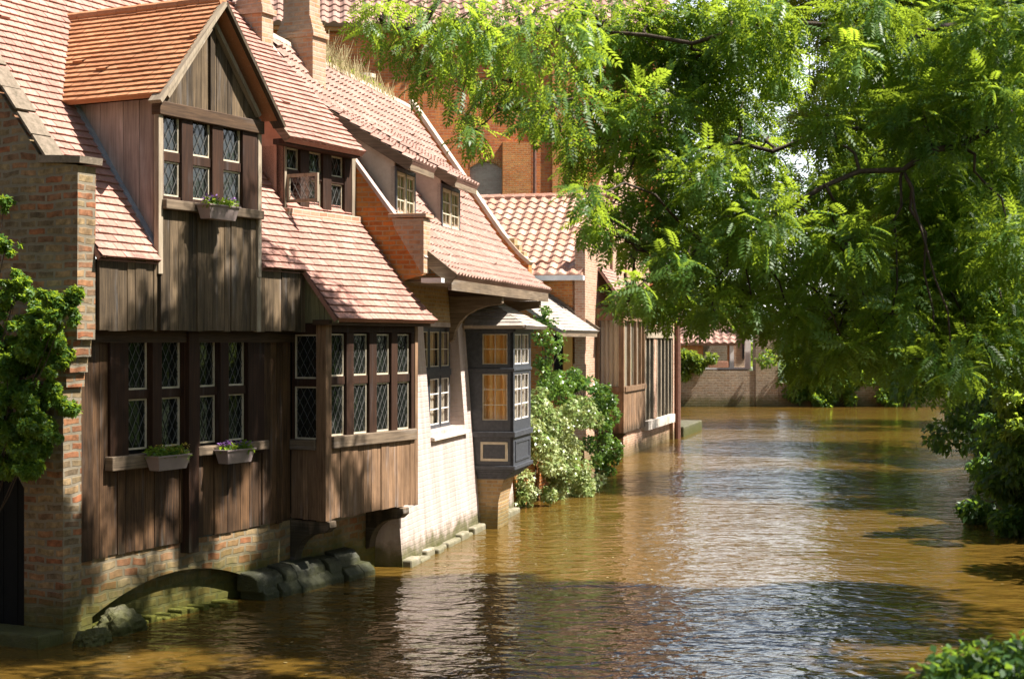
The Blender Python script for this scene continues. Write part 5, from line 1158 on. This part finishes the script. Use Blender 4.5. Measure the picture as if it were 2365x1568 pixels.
# --- ivy bank between the whitewashed house and the far house
bs = B.world(-0.6, 7.6, 0.5); cl = []; st = []
def ivy_bank(name, label, mat, spots, size, trunkp, per=700, tpl=LOBED):
    cl = []; st = []
    for (px, py, Y, r) in spots:
        c = P3(px, py, Y); c.z = max(c.z, 0.12); 
        for q_ in range(5):
            r2 = r * random.uniform(0.35, 0.7); c2 = c + Vector((random.gauss(0, r * 0.45), random.gauss(0, r * 0.45), random.gauss(0, r * 0.5))); c2.z = max(c2.z, 0.08); cl.append((c2, (r2, r2, r2 * 0.9), int(per * 0.75 * (r2 / 0.5) ** 2)))
        st.append((bez(trunkp, c, 0.1, 5, 0.05), 0.02, 0.006))
    return leafy(name, label, 'ivy', trunkp, cl, mat, size, tpl, st, shell=0.35, droop=0.6, part='foliage', trunk='stems')
ivy_bank('ivy_bush', 'pale sunlit ivy bush spilling from the garden wall down to the water', M['ivy_pale'],
         [(1185, 1160, 32.3, .30), (1200, 1110, 32.4, .38), (1230, 1140, 33, .36), (1240, 1060, 33, .5), (1250, 980, 33.4, .48), (1290, 1010, 34, .55), (1300, 1080, 34.2, .55), (1290, 1130, 34.4, .38), (1330, 1090, 35.2, .5), (1340, 1030, 35.6, .55), (1310, 950, 35, .5), (1255, 930, 34, .36), (1350, 1120, 35.6, .34), (1370, 1110, 36, .24), (1215, 1010, 33, .3)], 0.085, P3(1250, 1000, 35.2))
ivy_bank('ivy_bush', 'deep green ivy bush beside the timber oriel, behind the pale one', M['ivy'],
         [(1300, 900, 38, .4), (1350, 905, 39, .5), (1330, 880, 39, .3), (1375, 950, 39.5, .5), (1395, 1000, 40, .48), (1385, 1050, 40, .48), (1405, 1060, 40.2, .35), (1290, 870, 37.6, .3), (1270, 900, 37, .3), (1400, 930, 40, .3)], 0.085, P3(1350, 960, 41.0))
ivy_bank('ivy_column', 'narrow column of bright ivy climbing up the orange brick wall end', M['ivy'],
         [(1258, 720, 36, .22), (1262, 765, 36, .30), (1268, 815, 36, .32), (1275, 860, 36, .32), (1262, 890, 36, .3), (1290, 770, 36.2, .12), (1300, 785, 36.4, .10), (1245, 740, 36, .16), (1250, 845, 36, .22)], 0.075, P3(1262, 905, 36.3), 520)
gw = frame_root('garden_wall', 'orange brick garden wall end behind the ivy column', 'wall', B, -0.35, 8.35)
mb = MB(); mb.box(ident, -0.3, 0.28, 0.0, 3.6, -0.9, 1.55); mb.box(ident, -0.34, 0.1, 0.0, 0.5, 1.55, 4.2); mb.build('brickwork', M['brick_orange'], gw)
mb = MB(); mb.box(ident, -0.34, 0.32, -0.02, 3.62, 1.55, 1.63); mb.build('coping', M['stone_pale'], gw)
# --- dry weeds on the ridge of the whitewashed house
wd = frame_root('roof_weeds', 'tuft of dry grass and weeds growing on the ridge of the pantile roof', 'weeds', B, -2.3, 4.2, 8.3); wd['kind'] = 'stuff'
V = []; F_ = []; rr = []
for i in range(650):
    t = rng.random() ** 1.2; y = -1.5 + 4.0 * t; h = rng.uniform(0.10, 0.5) * (1 - 0.55 * t) * (0.5 + abs(math.sin(y * 3.1))); x = rng.normal(0, 0.12); a = rng.normal(0, 0.25); b_ = rng.normal(0, 0.25)
    wq = 0.008; base = np.array([x, y, -0.05]); tip = base + np.array([a * h, b_ * h, h]); dx = np.array([0.6 * wq, wq, 0])
    V += [base - dx, base + dx, tip + dx * 0.4, tip - dx * 0.4]; rr.append(rng.random())
np_mesh('grass_blades', np.array(V), np.arange(len(V)).reshape(-1, 4), M['dry'], wd, np.array(rr))
cw, fw, rw_ = clump_leaves([((0, -1.2 + 0.5 * k, 0.08), (0.12, 0.22, 0.12), 60) for k in range(7)], SIMPLE, 0.07); np_mesh('leaves', cw, fw, M['leaf_far'], wd, rw_)

# ================================================================== FLOWER BOXES
def flower_box(label, W, U, z, wid, col, seed, rim=False):
    random.seed(seed); o = frame_root('flower_box', label, 'flower box', A, W, U, z, 'flower boxes on the timber house')
    mb = MB(); hw = wid / 2; h = 0.165; t = 0.018
    outer = lambda k, e: [(-0.075 - e, -hw - e * 1.4, k), (0.075 + e, -hw - e * 1.4, k), (0.075 + e, hw + e * 1.4, k), (-0.075 - e, hw + e * 1.4, k)]
    lo, hi = outer(0, 0), outer(h, 0.03); lip = outer(h, 0.045); lip2 = outer(h + 0.018, 0.045); inn = outer(h + 0.018, 0.018); inb = outer(h - 0.03, 0.012)
    mb.poly(lo[::-1])
    for a, b in ((lo, hi), (hi, lip), (lip, lip2), (lip2, inn), (inn, inb)):
        for i in range(4): j = (i + 1) % 4; mb.poly([a[i], a[j], b[j], b[i]], 0.5)
    mb.build('trough', M['planter'], o)
    mb = MB(); mb.poly(outer(h - 0.028, 0.01)); mb.build('soil', M['soil'], o)
    cl = [((random.uniform(-0.06, 0.07), random.uniform(-hw, hw), h + random.uniform(0.0, 0.06)), (0.07, 0.11, 0.06), 55) for k in range(12)]
    v, f, r = clump_leaves(cl, SIMPLE, 0.05, 0.5, 0.0); np_mesh('plants', v, f, M['leaf'], o, r)
    cl = [((random.uniform(-0.05, 0.09), random.uniform(-hw, hw), h + random.uniform(0.05, 0.12)), (0.05, 0.06, 0.03), 16) for k in range(7)]
    v, f, r = clump_leaves(cl, SIMPLE, 0.034, 0.5, -0.3); np_mesh('blossoms', v, f, M[col], o, r)
    return o
u = (A.U(340, 0.2) + A.U(428, 0.2)) / 2; flower_box('grey trough of yellow and violet pansies under the left lower windows', 0.225, u, A.z(384, 1084, 0.22), 0.52, 'petal_y', 3)
u = (A.U(500, 0.2) + A.U(580, 0.2)) / 2; flower_box('grey trough with violet pansies below the right pair of lower windows', 0.215, u, A.z(540, 1068, 0.2), 0.50, 'petal', 4)
u = (A.U(462, 0.45) + A.U(542, 0.45)) / 2; flower_box('mauve trough of violet flowers hung on the sill of the gabled dormer', 0.46, u, A.z(500, 508, 0.45), 0.52, 'petal', 5)
random.seed(11)
# ================================================================== ROCKS AT THE WATER'S EDGE
def rock(label, px, py, W, sx, sy, sz, seed, mat):
    rs = random.Random(seed); import bmesh
    bm = bmesh.new(); bmesh.ops.create_icosphere(bm, subdivisions=4, radius=1.0)
    from mathutils import noise
    for v in bm.verts:
        n = noise.noise(v.co * 1.4 + Vector((seed, 0, 0))) * 0.35 + noise.noise(v.co * 3.5 + Vector((0, seed, 0))) * 0.22 + noise.noise(v.co * 9) * 0.08
        v.co *= 1 + n; v.co = Vector((v.co.x * sx, v.co.y * sy, max(-0.5, v.co.z) * sz))
    me = bpy.data.meshes.new('boulder'); bm.to_mesh(me); bm.free(); uvbox(me); me.materials.append(mat)
    o = bpy.data.objects.new('boulder', me); COL.objects.link(o); o.location = A.world(W, A.U(px, W), 0.02); o.rotation_euler = (0, 0, -A.th + rs.uniform(-.4, .4))
    tag(o, label, 'rock', "rocks at the foot of the arch")
rock('small dark boulder in the water beside the brick pier', 215, 1500, 0.30, 0.17, 0.22, 0.15, 3, M['stone'])
rock('larger sloping mossy boulder at the left foot of the arch', 275, 1470, 0.12, 0.20, 0.34, 0.26, 8, M['stone'])
# ================================================================== NEAR BUSH AT THE LOWER RIGHT
bs = Vector((2.75, 8.3, 0.5)); cl = []; st = []
for (px, py, Y, r) in ((2210, 1545, 8.0, .16), (2260, 1525, 8.1, .16), (2310, 1530, 8.2, .15), (2350, 1540, 8.1, .2), (2280, 1560, 8.0, .2), (2180, 1575, 8.0, .16), (2350, 1505, 8.4, .10), (2240, 1590, 8.0, .2), (2400, 1520, 8.2, .2)):
    c = P3(px, py, Y); cl.append((c, (r, r, r * 0.7), 190)); st.append((bez(bs, c, 0.08, 5, 0.02), 0.012, 0.004))
leafy('near_bush', 'blue-green leafy bush poking up in the lower right corner', 'bush', bs, cl, M['leaf_dark'], 0.06, SIMPLE, st, part='foliage', trunk='stems')

# ================================================================== LEAVES FLOATING ON THE WATER
N = 260
P = np.stack([rng.uniform(-4.5, 9, N), rng.uniform(15.5, 45, N), np.full(N, 0.012)], 1)
P[:120, 0] = -3.2 + 0.45 * (P[:120, 1] - 17) + rng.normal(0, 1.1, 120)
a_ = rng.uniform(0, 6.28, N); D = np.stack([np.cos(a_), np.sin(a_), rng.normal(0, 0.03, N)], 1)
v, f, r = place_leaves(np.array([leaflet((0, 0, 0), (1, 0, 0), 1.0, 0.55, 0.03, 0.0)]), P, D, rng.uniform(0.035, 0.085, N), rng.normal(0, 0.06, N))
fl = np_mesh('floating_leaves', v, f, M['dry'], None, r); tag(fl, 'small yellow leaves scattered over the canal surface', 'leaves', None, 'stuff')
